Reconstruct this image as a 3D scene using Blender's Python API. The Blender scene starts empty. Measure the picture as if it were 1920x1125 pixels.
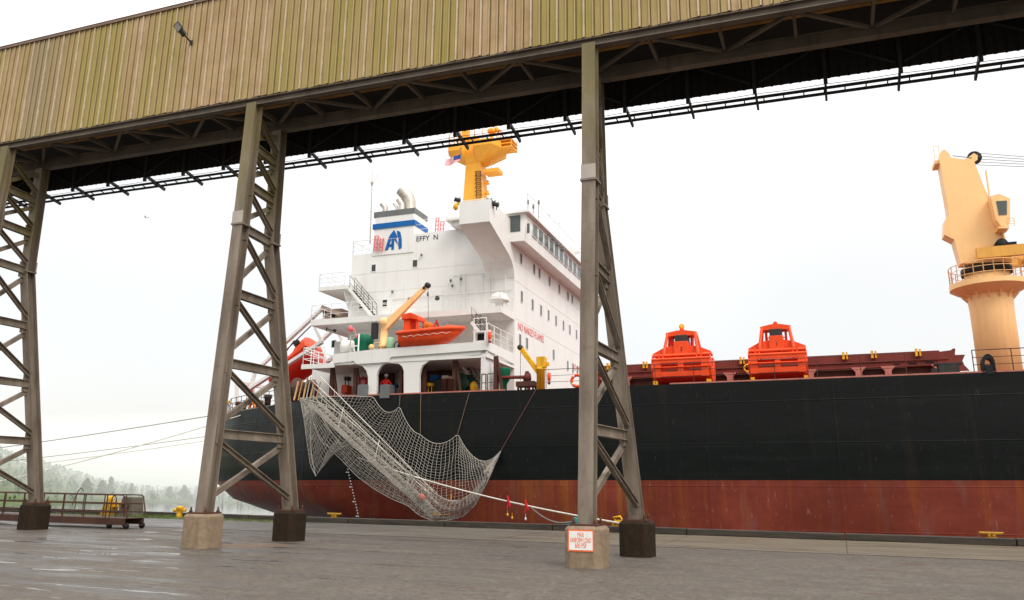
import bpy, math, random
import numpy as np
from mathutils import Matrix, Vector
random.seed(7)
C = bpy.context.scene.collection
SCN = bpy.context.scene
PI = math.pi
# ------------------------------------------------------------------ camera, world, sun, exposure
F, PY, CAMH = 1526.7, 536.3, 2.0            # focal length / principal row in photo pixels, eye height
PITCH, ROLL, YAW = (math.radians(a) for a in (13.69, 0.741, 21.626))
_f = np.array([-math.sin(YAW)*math.cos(PITCH), math.cos(YAW)*math.cos(PITCH), math.sin(PITCH)])
_r = np.array([math.cos(YAW), math.sin(YAW), 0.0]); _u = np.cross(_r, _f)
CR = math.cos(ROLL)*_r + math.sin(ROLL)*_u
CU = -math.sin(ROLL)*_r + math.cos(ROLL)*_u
CF = _f
CAM = np.array([0, 0, CAMH])
cd = bpy.data.cameras.new('camera'); co = bpy.data.objects.new('camera', cd); C.objects.link(co)
cd.sensor_fit = 'HORIZONTAL'; cd.sensor_width = 36; cd.lens = 36*F/1920
cd.shift_y = -(562.5-PY)/1920; cd.clip_start = .1; cd.clip_end = 6000
co.matrix_world = Matrix(((CR[0], CU[0], -CF[0], CAM[0]), (CR[1], CU[1], -CF[1], CAM[1]), (CR[2], CU[2], -CF[2], CAM[2]), (0, 0, 0, 1)))
SCN.camera = co
SUN_EL, SUN_AZ = 47, 125                     # sun direction: degrees above the horizon, clockwise from +Y
w = bpy.data.worlds.new('World'); SCN.world = w; w.use_nodes = True
nt = w.node_tree; nt.nodes.clear()
N = nt.nodes.new; LK = nt.links.new
out = N('ShaderNodeOutputWorld'); add = N('ShaderNodeAddShader'); b1 = N('ShaderNodeBackground'); b2 = N('ShaderNodeBackground')
sky = N('ShaderNodeTexSky'); sky.sky_type = 'NISHITA'; sky.sun_disc = False
sky.sun_elevation = math.radians(SUN_EL); sky.sun_rotation = math.radians(SUN_AZ); sky.dust_density = 4
b1.inputs[1].default_value = .05; LK(sky.outputs[0], b1.inputs[0])
tc = N('ShaderNodeTexCoord'); sx = N('ShaderNodeSeparateXYZ'); LK(tc.outputs['Generated'], sx.inputs[0])
mr = N('ShaderNodeMapRange'); mr.inputs[1].default_value = 0; mr.inputs[2].default_value = 1; mr.inputs[3].default_value = .85; mr.inputs[4].default_value = 2.9
pw = N('ShaderNodeMath'); pw.operation = 'POWER'; pw.inputs[1].default_value = 2.3; pw.use_clamp = True; LK(sx.outputs[2], pw.inputs[0]); LK(pw.outputs[0], mr.inputs[0])
nz = N('ShaderNodeTexNoise'); nz.inputs['Scale'].default_value = 2.2; nz.inputs['Detail'].default_value = 5; LK(tc.outputs['Generated'], nz.inputs['Vector'])
mr2 = N('ShaderNodeMapRange'); mr2.inputs[1].default_value = .3; mr2.inputs[2].default_value = .7; mr2.inputs[3].default_value = .92; mr2.inputs[4].default_value = 1.04
LK(nz.outputs['Fac'], mr2.inputs[0])
mu = N('ShaderNodeMath'); mu.operation = 'MULTIPLY'; LK(mr.outputs[0], mu.inputs[0]); LK(mr2.outputs[0], mu.inputs[1])
lo = N('ShaderNodeMapRange'); lo.inputs[1].default_value = -.06; lo.inputs[2].default_value = -.01; lo.inputs[3].default_value = .12; lo.inputs[4].default_value = 1; LK(sx.outputs[2], lo.inputs[0])   # land below the horizon is dark
mu2 = N('ShaderNodeMath'); mu2.operation = 'MULTIPLY'; LK(mu.outputs[0], mu2.inputs[0]); LK(lo.outputs[0], mu2.inputs[1])
b2.inputs[0].default_value = (1, .98, .94, 1); LK(mu2.outputs[0], b2.inputs[1])
LK(b1.outputs[0], add.inputs[0]); LK(b2.outputs[0], add.inputs[1]); LK(add.outputs[0], out.inputs[0])
sl = bpy.data.lights.new('sun', 'SUN'); sl.energy = 1.4; sl.angle = math.radians(25); sl.color = (1, .96, .9)
so = bpy.data.objects.new('sun', sl); C.objects.link(so)
_d = Vector((math.sin(math.radians(SUN_AZ))*math.cos(math.radians(SUN_EL)), math.cos(math.radians(SUN_AZ))*math.cos(math.radians(SUN_EL)), math.sin(math.radians(SUN_EL))))
so.rotation_euler = _d.to_track_quat('Z', 'Y').to_euler(); so.location = _d*60
SCN.view_settings.view_transform = 'Standard'; SCN.view_settings.look = 'None'
SCN.view_settings.exposure = 0.0; SCN.view_settings.gamma = 1
SCN.cycles.volume_bounces = 3; SCN.cycles.max_bounces = 8

# ------------------------------------------------------------------ measuring helpers (photo pixel -> point on a real plane)
def ray(x, y): return CR*(x-960)/F - CU*(y-PY)/F + CF
def onZ(x, y, z=0): r = ray(x, y); return CAM + r*(z-CAMH)/r[2]
def onY(x, y, Y): r = ray(x, y); return CAM + r*Y/r[1]
DA, TR = math.radians(21.626-19.686), math.radians(.554)
SU = np.array([math.cos(DA)*math.cos(TR), math.sin(DA)*math.cos(TR), math.sin(TR)])   # ship axes: u to the bow, v inboard, w up
SV = np.array([-math.sin(DA), math.cos(DA), 0]); SW = np.cross(SU, SV)
SO = np.array([0, 43.5, 0])
SC = np.array([(CAM-SO)@a for a in (SU, SV, SW)])
def sray(x, y): r = ray(x, y); return np.array([r@SU, r@SV, r@SW])
def PV(x, y, v): r = sray(x, y); return SC + r*(v-SC[1])/r[1]
def PU(x, y, u): r = sray(x, y); return SC + r*(u-SC[0])/r[0]
def PW(x, y, w_): r = sray(x, y); return SC + r*(w_-SC[2])/r[2]
def world(p): return SO + SU*p[0] + SV*p[1] + SW*p[2]
SHIPM = Matrix(((SU[0], SV[0], SW[0], SO[0]), (SU[1], SV[1], SW[1], SO[1]), (SU[2], SV[2], SW[2], SO[2]), (0, 0, 0, 1)))

# ------------------------------------------------------------------ mesh builder
def nrm(a):
    a = np.asarray(a, float); l = np.linalg.norm(a); return a/l if l > 1e-9 else a
class MB:
    def __init__(s): s.v = []; s.f = []; s.m = []; s.s = []; s.mi = 0
    def add(s, vs, fs, smooth=False):
        o = len(s.v); s.v += [tuple(map(float, p)) for p in vs]
        for f in fs: s.f.append(tuple(o+i for i in f)); s.m.append(s.mi); s.s.append(smooth)
        return s
    def hexa(s, p): return s.add(p, [(0, 3, 2, 1), (4, 5, 6, 7), (0, 1, 5, 4), (1, 2, 6, 5), (2, 3, 7, 6), (3, 0, 4, 7)])
    def box(s, a, b):
        x0, x1 = sorted((a[0], b[0])); y0, y1 = sorted((a[1], b[1])); z0, z1 = sorted((a[2], b[2]))
        return s.hexa([(x0, y0, z0), (x1, y0, z0), (x1, y1, z0), (x0, y1, z0), (x0, y0, z1), (x1, y0, z1), (x1, y1, z1), (x0, y1, z1)])
    def beam(s, a, b, wd, h, up=(0, 0, 1)):
        a = np.asarray(a, float); b = np.asarray(b, float); d = nrm(b-a); sd = np.cross(d, up)
        if np.linalg.norm(sd) < 1e-6: sd = np.cross(d, (1, 0, 0))
        sd = nrm(sd)*wd/2; u = nrm(np.cross(sd, d))*h/2
        return s.hexa([a-sd-u, a+sd-u, b+sd-u, b-sd-u, a-sd+u, a+sd+u, b+sd+u, b-sd+u])
    def hsec(s, a, b, dep, bf, t, up):          # H section: flanges stand off along up
        a = np.asarray(a, float); b = np.asarray(b, float); d = nrm(b-a); u = np.asarray(up, float); u = nrm(u-d*(u@d))
        for k in (-1, 1): s.beam(a+u*k*(dep-t)/2, b+u*k*(dep-t)/2, bf, t, u)
        return s.beam(a, b, t, dep-2*t-.002, u)
    def tube(s, pts, r, n=6, closed=False, smooth=True):
        P = [np.asarray(p, float) for p in pts]; k = len(P); vs = []; fs = []; ref = np.array([0.31, .2, .93])
        for i in range(k):
            if closed: d = P[(i+1) % k]-P[i-1]
            else: d = P[min(i+1, k-1)]-P[max(i-1, 0)]
            d = nrm(d); a = np.cross(d, ref)
            if np.linalg.norm(a) < .15: a = np.cross(d, (1, 0, 0))
            a = nrm(a); b = np.cross(d, a); rr = r[i] if hasattr(r, '__len__') else r
            for j in range(n): t = 2*PI*j/n; vs.append(P[i]+rr*(a*math.cos(t)+b*math.sin(t)))
        for i in range(k if closed else k-1):
            for j in range(n): fs.append((i*n+j, i*n+(j+1) % n, ((i+1) % k)*n+(j+1) % n, ((i+1) % k)*n+j))
        s.add(vs, fs, smooth)
        if not closed: s.add(vs[:n], [tuple(range(n))[::-1]]); s.add(vs[-n:], [tuple(range(n))])
        return s
    def prism(s, poly, vec):
        n = len(poly); P = [np.asarray(p, float) for p in poly]; vec = np.asarray(vec, float)
        return s.add(P+[p+vec for p in P], [tuple(range(n))[::-1], tuple(range(n, 2*n))]+[(i, (i+1) % n, n+(i+1) % n, n+i) for i in range(n)])
    def lathe(s, prof, c=(0, 0, 0), n=24, ax=(0, 0, 1), smooth=True):
        ax = nrm(ax); a = np.cross(ax, (.3, 1, .1)); a = nrm(a); b = np.cross(ax, a); c = np.asarray(c, float); vs = []
        for r, z in prof:
            for j in range(n): t = 2*PI*j/n; vs.append(c+ax*z+r*(a*math.cos(t)+b*math.sin(t)))
        k = len(prof)
        return s.add(vs, [(i*n+j, i*n+(j+1) % n, (i+1)*n+(j+1) % n, (i+1)*n+j) for i in range(k-1) for j in range(n)]+[tuple(range(n))[::-1], tuple(range((k-1)*n, k*n))], smooth)
    def torus(s, c, R, r, ax=(0, 1, 0), n=28, m=8, squash=1):
        ax = nrm(ax); a = nrm(np.cross(ax, (.2, .1, 1))); b = np.cross(ax, a); c = np.asarray(c, float)
        return s.tube([c+R*(a*math.cos(2*PI*i/n)+b*math.sin(2*PI*i/n)) for i in range(n)], r, m, True)
    def ball(s, c, r, n=12, sc=(1, 1, 1)):
        vs = []; fs = []
        for i in range(n+1):
            for j in range(2*n):
                a = PI*i/n; b = PI*j/n
                vs.append((c[0]+r*sc[0]*math.sin(a)*math.cos(b), c[1]+r*sc[1]*math.sin(a)*math.sin(b), c[2]+r*sc[2]*math.cos(a)))
        for i in range(n):
            for j in range(2*n): fs.append((i*2*n+j, (i+1)*2*n+j, (i+1)*2*n+(j+1) % (2*n), i*2*n+(j+1) % (2*n)))
        return s.add(vs, fs, True)
    def grid(s, G, smooth=False, flip=False):
        r = len(G); c = len(G[0])
        return s.add([p for row in G for p in row], [((i*c+j, i*c+j+1, (i+1)*c+j+1, (i+1)*c+j) if flip else (i*c+j, (i+1)*c+j, (i+1)*c+j+1, i*c+j+1)) for i in range(r-1) for j in range(c-1)], smooth)
    def rail(s, pts, h=1.0, n=3, step=1.5, r=.025, up=(0, 0, 1)):
        up = np.asarray(up, float)
        for k in range(n):
            q = [np.asarray(p, float)+up*h*(1-k/n) for p in pts]
            for a, b in zip(q, q[1:]): s.tube([a, b], r*(1 if k == 0 else .7), 5)
        for a, b in zip(pts, pts[1:]):
            a = np.asarray(a, float); b = np.asarray(b, float); L = np.linalg.norm(b-a); m = max(1, int(round(L/step)))
            for i in range(m+1): p = a+(b-a)*i/m; s.tube([p, p+up*h], r, 5)
        return s
    def build(s, name, mat, parent=None, bevel=0):
        me = bpy.data.meshes.new(name); me.from_pydata(s.v, [], s.f); me.validate()
        for m_ in (mat if isinstance(mat, (list, tuple)) else [mat]): me.materials.append(m_)
        if len(me.polygons) == len(s.f):
            me.polygons.foreach_set('material_index', s.m); me.polygons.foreach_set('use_smooth', s.s)
        me.update()
        o = bpy.data.objects.new(name, me); C.objects.link(o)
        if parent is not None: o.parent = parent
        if bevel:
            b = o.modifiers.new('bevel', 'BEVEL'); b.width = bevel; b.segments = 2; b.limit_method = 'ANGLE'
        return o
def tag(o, label, cat, group=None):
    o['label'] = label; o['category'] = cat
    if group: o['group'] = group
    return o
def thing(name, label, cat, M=None, group=None):
    o = bpy.data.objects.new(name, None); C.objects.link(o); o.empty_display_size = .3
    if M is not None: o.matrix_world = M if isinstance(M, Matrix) else Matrix.Translation(Vector(M))
    return tag(o, label, cat, group)
def onship(name, label, cat, p, group=None):     # thing standing on the ship: Empty with the ship's axes at ship point p
    return thing(name, label, cat, SHIPM @ Matrix.Translation(Vector([float(a) for a in p])), group)
def struct(o): o['kind'] = 'structure'; return o
def dup(root, M, label=None):
    r = root.copy(); C.objects.link(r); r.matrix_world = M
    if label: r['label'] = label
    for ch in list(root.children):
        c = ch.copy(); C.objects.link(c); c.parent = r
        for g in ch.children: d = g.copy(); C.objects.link(d); d.parent = c
    return r
def text(body, size, M, mat, parent, name='lettering', font=None, depth=.006, sx_=1.0, align='CENTER'):
    cu = bpy.data.curves.new(name, 'FONT'); cu.body = body; cu.size = size; cu.extrude = depth; cu.align_x = align; cu.align_y = 'CENTER'
    t = bpy.data.objects.new(name, cu); C.objects.link(t); bpy.context.view_layer.update()
    me = bpy.data.meshes.new_from_object(t.evaluated_get(bpy.context.evaluated_depsgraph_get())); bpy.data.objects.remove(t)
    o = bpy.data.objects.new(name, me); C.objects.link(o); me.materials.clear(); me.materials.append(mat)
    me.transform(Matrix.Diagonal((sx_, 1, 1, 1))); me.transform(M); o.parent = parent
    return o

# ------------------------------------------------------------------ materials
def srgb(r, g, b):
    return tuple(((c/255)/12.92 if c/255 <= .04045 else ((c/255+.055)/1.055)**2.4) for c in (r, g, b))
class MT:
    def __init__(s, name, rough=.5, metal=0, spec=.5):
        s.m = bpy.data.materials.new(name); s.m.use_nodes = True; s.t = s.m.node_tree; s.b = s.t.nodes['Principled BSDF']
        s.b.inputs['Roughness'].default_value = rough; s.b.inputs['Metallic'].default_value = metal; s.b.inputs['Specular IOR Level'].default_value = spec
        s.tc = s.t.nodes.new('ShaderNodeTexCoord')
    def n(s, k): return s.t.nodes.new(k)
    def l(s, a, b): s.t.links.new(a, b)
    def noise(s, sc=(1, 1, 1), detail=4, rough=.55, off=0):
        mp = s.n('ShaderNodeMapping'); mp.inputs['Scale'].default_value = sc; mp.inputs['Location'].default_value = (off, off*1.7, off*.6); s.l(s.tc.outputs['Object'], mp.inputs[0])
        q = s.n('ShaderNodeTexNoise'); q.inputs['Scale'].default_value = 1; q.inputs['Detail'].default_value = detail; q.inputs['Roughness'].default_value = rough
        s.l(mp.outputs[0], q.inputs['Vector']); return q.outputs['Fac']
    def range(s, x, a, b, c=0, d=1):
        q = s.n('ShaderNodeMapRange'); q.interpolation_type = 'LINEAR'
        for i, z in enumerate((a, b, c, d)): q.inputs[i+1].default_value = z
        s.l(x, q.inputs[0]); return q.outputs[0]
    def math(s, op, a, b=0):
        q = s.n('ShaderNodeMath'); q.operation = op
        for i, z in enumerate((a, b)):
            if hasattr(z, 'is_output'): s.l(z, q.inputs[i])
            else: q.inputs[i].default_value = z
        return q.outputs[0]
    def mix(s, fac, a, b, mode='MIX'):
        q = s.n('ShaderNodeMix'); q.data_type = 'RGBA'; q.blend_type = mode
        for i, z in ((0, fac), (6, a), (7, b)):
            if hasattr(z, 'is_output'): s.l(z, q.inputs[i])
            elif i == 0: q.inputs[0].default_value = z
            else: q.inputs[i].default_value = (*z, 1)
        return q.outputs[2]
    def obj(s, i):
        q = s.n('ShaderNodeSeparateXYZ'); s.l(s.tc.outputs['Object'], q.inputs[0]); return q.outputs[i]
    def color(s, c): s.l(c, s.b.inputs['Base Color']); return s
    def rough(s, c): s.l(c, s.b.inputs['Roughness']); return s
    def bump(s, h, st=.3, dist=.02):
        q = s.n('ShaderNodeBump'); q.inputs['Strength'].default_value = st; q.inputs['Distance'].default_value = dist; s.l(h, q.inputs['Height']); s.l(q.outputs[0], s.b.inputs['Normal']); return s
def paint(name, col, rough=.45, var=.12, dirt=None, amt=.25, sc=1.2, streak=True, spec=.22, metal=0, bump=0):
    """painted or bare surface: blotchy tone, run-down dirt streaks of another colour, uneven gloss"""
    m = MT(name, rough, metal, spec)
    a = m.noise((sc, sc, sc), 5); c = m.mix(m.range(a, .3, .7), tuple(x*(1-var) for x in col), tuple(min(1, x*(1+var)) for x in col))
    if dirt:
        st = m.noise((sc*3.2, sc*3.2, sc*.22), 4, .6, 3.1) if streak else m.noise((sc*2,)*3, 6, .65, 3.1)
        c = m.mix(m.math('MULTIPLY', m.range(st, .52, .75), amt), c, dirt)
    m.color(c); m.rough(m.range(m.noise((sc*2,)*3, 3, .5, 8), .2, .8, max(.05, rough-.12), min(1, rough+.12)))
    if bump: m.bump(m.noise((sc*9,)*3, 4, .6, 1), bump, .01)
    return m.m
RUST = (.16, .055, .02)
M = {}
M['white'] = paint('white ship paint', (.78, .775, .75), .4, .03, (.50, .40, .30), .22, .5)
M['whiterail'] = paint('white rail paint', (.80, .79, .76), .45, .04)
M['grey'] = paint('grey paint', (.14, .15, .15), .5, .12, RUST, .2)
M['dark'] = paint('dark grey steel', (.035, .037, .037), .55, .2, RUST, .2)
M['black'] = paint('black rubber', (.012, .012, .013), .6, .2)
M['rusty'] = paint('red oxide paint', (.17, .035, .026), .55, .15, (.10, .032, .022), .5, .8)
M['rustpink'] = paint('faded oxide edge', (.46, .17, .14), .55, .12, RUST, .4)
M['brown'] = paint('brown steel', (.085, .035, .024), .6, .2, (.04, .02, .015), .4)
M['orange'] = paint('signal orange red paint', (.86, .085, .02), .38, .08, (.45, .035, .012), .35, 1.0)
M['red'] = paint('red gel coat', (.55, .022, .01), .35, .08, (.3, .02, .01), .25)
M['crane'] = paint('buff crane paint', (.94, .59, .27), .42, .05, (.55, .27, .09), .3, .5)
M['mast'] = paint('orange yellow mast paint', (.85, .40, .045), .42, .07, (.5, .2, .03), .3, .6)
M['yellow'] = paint('yellow safety paint', (.80, .42, .02), .45, .1, RUST, .5, 2)
M['mustard'] = paint('worn mustard paint', (.42, .22, .02), .55, .2, RUST, .6, 3)
M['green'] = paint('green tarpaulin', (.0, .12, .06), .6, .25, (.0, .05, .03), .4, 1.5)
M['mint'] = paint('pale green paint', (.30, .55, .36), .5, .1)
M['blue'] = paint('blue funnel paint', (.005, .11, .36), .4, .06)
M['navy'] = paint('navy lettering paint', (.01, .035, .08), .45, .05)
M['redletter'] = paint('faded red lettering', (.75, .16, .16), .5, .1)
M['glass'] = paint('dark window glass', (.03, .036, .036), .08, .1, spec=.6)
M['bglass'] = paint('bridge window glass', (.085, .11, .105), .3, .15, spec=.35)
M['rope'] = paint('white rope', (.72, .68, .60), .8, .1, (.4, .34, .26), .4, 4, False)
M['greyrope'] = paint('grey rope', (.22, .21, .19), .85, .1)
M['net'] = paint('net cord', (.36, .335, .295), .85, .12, (.22, .18, .14), .4, 2, False)
M['alu'] = paint('weathered aluminium', (.46, .42, .36), .5, .15, (.25, .17, .1), .4, 2)
M['skin'] = paint('skin', (.42, .24, .17), .5, .05)
M['coverall'] = paint('red coverall cloth', (.68, .035, .02), .8, .12, (.4, .02, .012), .3, 6, False)
M['flagred'] = paint('red flag cloth', (.65, .02, .03), .8, .1)
M['flagwhite'] = paint('white flag cloth', (.75, .74, .74), .8, .05)
M['flagblue'] = paint('blue flag cloth', (.03, .06, .25), .8, .05)
M['bottle'] = paint('teal plastic', (.02, .22, .2), .5, .2)
M['exhaust'] = paint('stainless exhaust', (.55, .50, .44), .35, .1, (.12, .09, .07), .5, 1.5, True, .5, .6)
M['canvas'] = paint('grey canvas', (.10, .105, .10), .75, .15)
# ------------------------------------------------------------------ dock, water, far bank
def asphalt():
    m = MT('wet asphalt', .5)
    fine = m.math('ADD', m.math('MULTIPLY', m.noise((34, 34, 34), 3, .7), .5), m.math('MULTIPLY', m.noise((9, 9, 9), 4, .75, 17), .5)); mid = m.noise((1.3, 1.3, 1), 5, .6, 2); big = m.noise((.10, .26, 1), 4, .55, 5)
    streak = m.noise((.05, .9, 1), 4, .6, 9)
    c = m.mix(m.range(fine, .42, .58), (.056, .046, .036), (.172, .147, .121))
    c = m.mix(m.math('MULTIPLY', m.range(mid, .42, .68), .55), c, (.088, .074, .062)); c = m.mix(m.math('MULTIPLY', m.range(m.noise((3.2, 3.2, 3.2), 5, .7, 44), .52, .68), .5), c, (.18, .155, .128)); c = m.mix(m.math('MULTIPLY', m.range(m.noise((2.1, 4.5, 1), 5, .7, 48), .56, .7), .5), c, (.045, .038, .033))
    c = m.mix(m.math('MULTIPLY', m.range(streak, .5, .68), .35), c, (.06, .054, .05))
    c = m.mix(m.math('MULTIPLY', m.range(m.noise((.35, .8, 1), 5, .65, 14), .60, .70), .65), c, (.085, .048, .032))      # rusty run-off
    c = m.mix(m.math('MULTIPLY', m.range(m.noise((.5, 2.6, 1), 5, .7, 21), .70, .74), .75), c, (.03, .026, .024))     # tar patches
    c = m.mix(m.math('MULTIPLY', m.range(m.noise((5, 5, 1), 3, .7, 33), .70, .76), .5), c, (.30, .27, .24))      # pale grit
    x = m.obj(0); y = m.obj(1); wetx = m.range(x, -3, -16)
    ex = m.math('POWER', m.math('DIVIDE', m.math('ADD', x, 17.6), 1.5), 2); ey = m.math('POWER', m.math('DIVIDE', m.math('SUBTRACT', y, 22.3), 1.3), 2)      # rust-brown spill between the pedestals of the second tower
    sp = m.math('ADD', m.math('ADD', ex, ey), m.math('MULTIPLY', m.noise((1.5, 1.5, 1), 5, .65, 60), 1.2)); c = m.mix(m.math('MULTIPLY', m.range(sp, 1.55, .8), .6), c, (.19, .105, .055))
    wet = m.math('MULTIPLY', m.range(m.noise((.22, 1.1, 1), 6, .7, 4), .46, .60), m.math('ADD', m.math('MULTIPLY', wetx, .75), .12))
    pud = m.math('MULTIPLY', m.range(m.noise((.34, 2.0, 1), 5, .62, 30), .585, .62), wetx)
    c = m.mix(m.math('MULTIPLY', wet, .6), c, (.038, .034, .031))
    m.color(c); sp_ = m.math('ADD', .14, m.math('MULTIPLY', m.math('MAXIMUM', wet, pud), .36)); m.l(sp_, m.b.inputs['Specular IOR Level'])
    r = m.math('SUBTRACT', m.range(fine, .38, .62, .52, .80), m.math('MULTIPLY', wet, .34)); r = m.math('MAXIMUM', m.math('SUBTRACT', r, m.math('MULTIPLY', pud, .6)), .06)
    m.rough(r)
    h = m.math('MULTIPLY', m.math('ADD', fine, m.math('MULTIPLY', mid, .9)), m.math('SUBTRACT', 1, pud)); m.bump(h, .5, .022)
    return m.m
def apron_mat():
    m = MT('worn concrete', .6)
    fine = m.noise((22, 22, 22), 4, .7); st = m.noise((.10, 1.6, 1), 5, .6, 2)
    c = m.mix(m.range(fine, .3, .7), (.112, .086, .054), (.19, .152, .104)); c = m.mix(m.math('MULTIPLY', m.range(st, .45, .7), .6), c, (.10, .088, .075))
    c = m.mix(m.math('MULTIPLY', m.range(m.noise((.9, .9, 1), 5, .65, 7), .6, .7), .5), c, (.12, .07, .045))
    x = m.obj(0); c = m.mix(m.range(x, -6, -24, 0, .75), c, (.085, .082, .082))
    m.color(c); m.rough(m.range(m.noise((.3, 1.2, 1), 4), .35, .65, .32, .65)); m.bump(fine, .3, .008); return m.m
DOCKY = 36.25
g = MB(); g.box((-260, -120, -9), (160, DOCKY+.55, 0)); struct(g.build('ground', asphalt()))
am = apron_mat()
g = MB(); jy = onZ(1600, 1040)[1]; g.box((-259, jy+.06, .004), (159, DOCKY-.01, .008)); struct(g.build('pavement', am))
g = MB()
for k in range(-20, 12):     # transverse construction joints
    g.box((k*6.1, jy+.06, .0085), (k*6.1+.025, DOCKY-.05, .0105))
g.box((-259, jy-.02, .004), (159, jy+.05, .0075)); struct(g.build('pavement_joint', paint('joint filler', (.045, .038, .032), .8, .2)))
cm = MT('creosoted timber', .7); cn = cm.noise((.8, 6, 9), 5, .65)
cc = cm.mix(cm.range(cn, .35, .7), (.022, .017, .012), (.075, .058, .042)); cc = cm.mix(cm.math('MULTIPLY', cm.range(cm.noise((.35, 1, 1), 4, .6, 5), .58, .7), .5), cc, (.05, .06, .018))
cm.color(cc).bump(cn, .6, .02); cm = cm.m
g = MB(); x = -120.0
while x < 60:
    L = random.uniform(5.2, 6.4); dz = random.uniform(-.015, .015); dy = random.uniform(-.02, .02)
    g.box((x, DOCKY+dy, .0), (x+L-.04, DOCKY+.42+dy, .27+dz)); x += L
tag(g.build('quay_curb', cm, bevel=.03), 'long dark mossy timber curb running along the dock edge beside the ship', 'curb')
wm = MT('grey tidal water', .08); wm.b.inputs['Base Color'].default_value = (.05, .06, .058, 1); wm.b.inputs['IOR'].default_value = 1.33
wm.bump(wm.math('ADD', wm.noise((.5, .9, 1), 4), wm.noise((.08, .12, 1), 3)), .25, .12)
g = MB(); g.grid([[(x, y, -7.0) for y in (20, 3500)] for x in (-3500, 3500)], flip=True); o = struct(g.build('water', wm.m))
def polar(az, d): a = math.radians(az); return -math.sin(a)*d, math.cos(a)*d     # az: degrees left of +Y
# far bank: flat shore, a tall wooded hill at the left and a fainter ridge behind
def bank_h(az, d):
    # height of the land: az 46 = photo left edge, 31 = ship's stern
    h = -7 + min(1.6, max(0, (d-shore(az))*.05))
    hill = 2.7*math.log(1+math.exp((az-46.3)/1.0)) if az < 62 else 2.7*15.7; hill += .8*math.exp(-((az-38)/3)**2)
    if d > 385: h += hill*min(1, (d-385)/75)
    if d > 760: h += (13+3*math.sin(az*.21)+1.5*math.sin(az*.6))*min(1, (d-760)/300)
    return h
def shore(az): return 345+14*math.sin(az*.33)+7*math.sin(az*.9+1)
g = MB(); azs = np.arange(-70, 86, 1.5); ds = [0, 12, 40, 75, 110, 160, 220, 300, 420, 520, 620, 750, 950, 1300]
g.grid([[(*polar(a, shore(a)+d), bank_h(a, shore(a)+d)+(-.8 if d == 0 else 0)) for d in ds] for a in azs], True, True)
struct(g.build('hills', paint('far meadow ground', (.07, .10, .035), .9, .3, (.12, .10, .05), .5, .05, False)))
def leaf_mat(name, a, b):
    m = MT(name, .75); c = m.mix(m.range(m.noise((.25, .25, .25), 4), .3, .7), a, b); m.color(c); return m.m
lm = leaf_mat('far foliage', (.02, .055, .016), (.07, .125, .03))
def tree_mesh(mb, x, y, z, h, kind, rnd, nleaf=70):
    mb.tube([(x, y, z-1), (x, y, z+h*.4)], [h*.022, h*.016], 5)
    for i in range(nleaf):
        t = rnd.random()**.8
        if kind == 'conifer': zz = z+h*(.06+.94*t); r = h*.2*(1-t)+.15
        else: zz = z+h*(.08+.92*t); r = h*.34*math.sin(PI*min(1, .16+.84*t)**.8)+.2
        a = rnd.uniform(0, 2*PI); rr = r*math.sqrt(rnd.random()); cx, cy = x+rr*math.cos(a), y+rr*math.sin(a); s_ = h*.095*rnd.uniform(.7, 1.5)
        d = [np.array([rnd.gauss(0, 1), rnd.gauss(0, 1), rnd.gauss(0, .7)]) for _ in range(2)]; p = np.array([cx, cy, zz]); e1 = nrm(d[0])*s_; e2 = nrm(d[1])*s_
        mb.add([p-e1, p+e2*.9, p+e1, p-e2*1.1], [(0, 1, 2, 3)])
rnd = random.Random(3); g = MB()
for i in range(2100):       # the wood over the far bank: one mass
    az = rnd.uniform(22, 66) if i < 1700 else rnd.uniform(-60, 80)
    u_ = rnd.random() if az < 45 else .3+.7*rnd.random()
    d = shore(az)+(rnd.uniform(10, 60) if u_ < .35 else rnd.uniform(60, 190) if u_ < .85 else rnd.uniform(560, 800))
    x, y = polar(az, d); hh = rnd.uniform(1.4, 2.8) if u_ < .35 else rnd.uniform(2.4, 4.4)
    tree_mesh(g, x, y, bank_h(az, d), hh, rnd.choice(['conifer', 'round', 'round', 'round']), rnd, 44)
fo = g.build('far_forest', lm); fo['kind'] = 'stuff'
# trees one can tell apart on the far shore
for i, (px, d, h, k, lab) in enumerate([(162, 392, 6.6, 'round', 'dark bushy tree on the far shore just right of the left tower'), (246, 400, 5.2, 'conifer', 'pointed conifer on the far shore below the end of the hill'),
        (190, 396, 6.0, 'round', 'round misty tree on the far shore between the bushy tree and the conifer'), (206, 402, 7.2, 'conifer', 'slim misty conifer on the far shore above the yellow mooring hook'),
        (318, 392, 4.6, 'round', 'low wide tree on the far shore right of the grassy flat'), (345, 388, 5.4, 'round', 'rounded tree on the far shore nearest the second tower')]):
    rr = ray(px, 920); az = math.degrees(math.atan2(-rr[0], rr[1])); x, y = polar(az, d); z = bank_h(az, d)
    t = thing('tree', lab, 'tree', (x, y, z), 'trees on the far shore'); m1 = MB(); m2 = MB(); rn = random.Random(i+50)
    tree_mesh(m2, 0, 0, 0, h, k, rn, 260); nv = 18
    tr_ = MB(); tr_.tube([(0, 0, -1), (.1, 0, h*.5), (0, .1, h*.85)], [h*.025, h*.016, h*.006], 6); tr_.build('trunk', M['brown'], t); m2.build('crown', lm, t)
# thin pilings standing in the water
for i, (px, lab) in enumerate([(417, 'thin piling in the water left of the stern'), (446, 'thin piling in the water under the curve of the stern'), (452, 'thin piling close by the stern counter'), (141, 'marker pole in the water behind the walkway railing')]):
    p = onZ(px, 948, -7); q = MB(); q.tube([(0, 0, -1.5), (.02, 0, 1.0), (0, 0, 2.6 if i < 3 else 3.4)], [.16, .15, .13], 7)
    o = q.build('piling', M['brown']); o.location = p; tag(o, lab, 'piling', 'pilings in the water')
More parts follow.
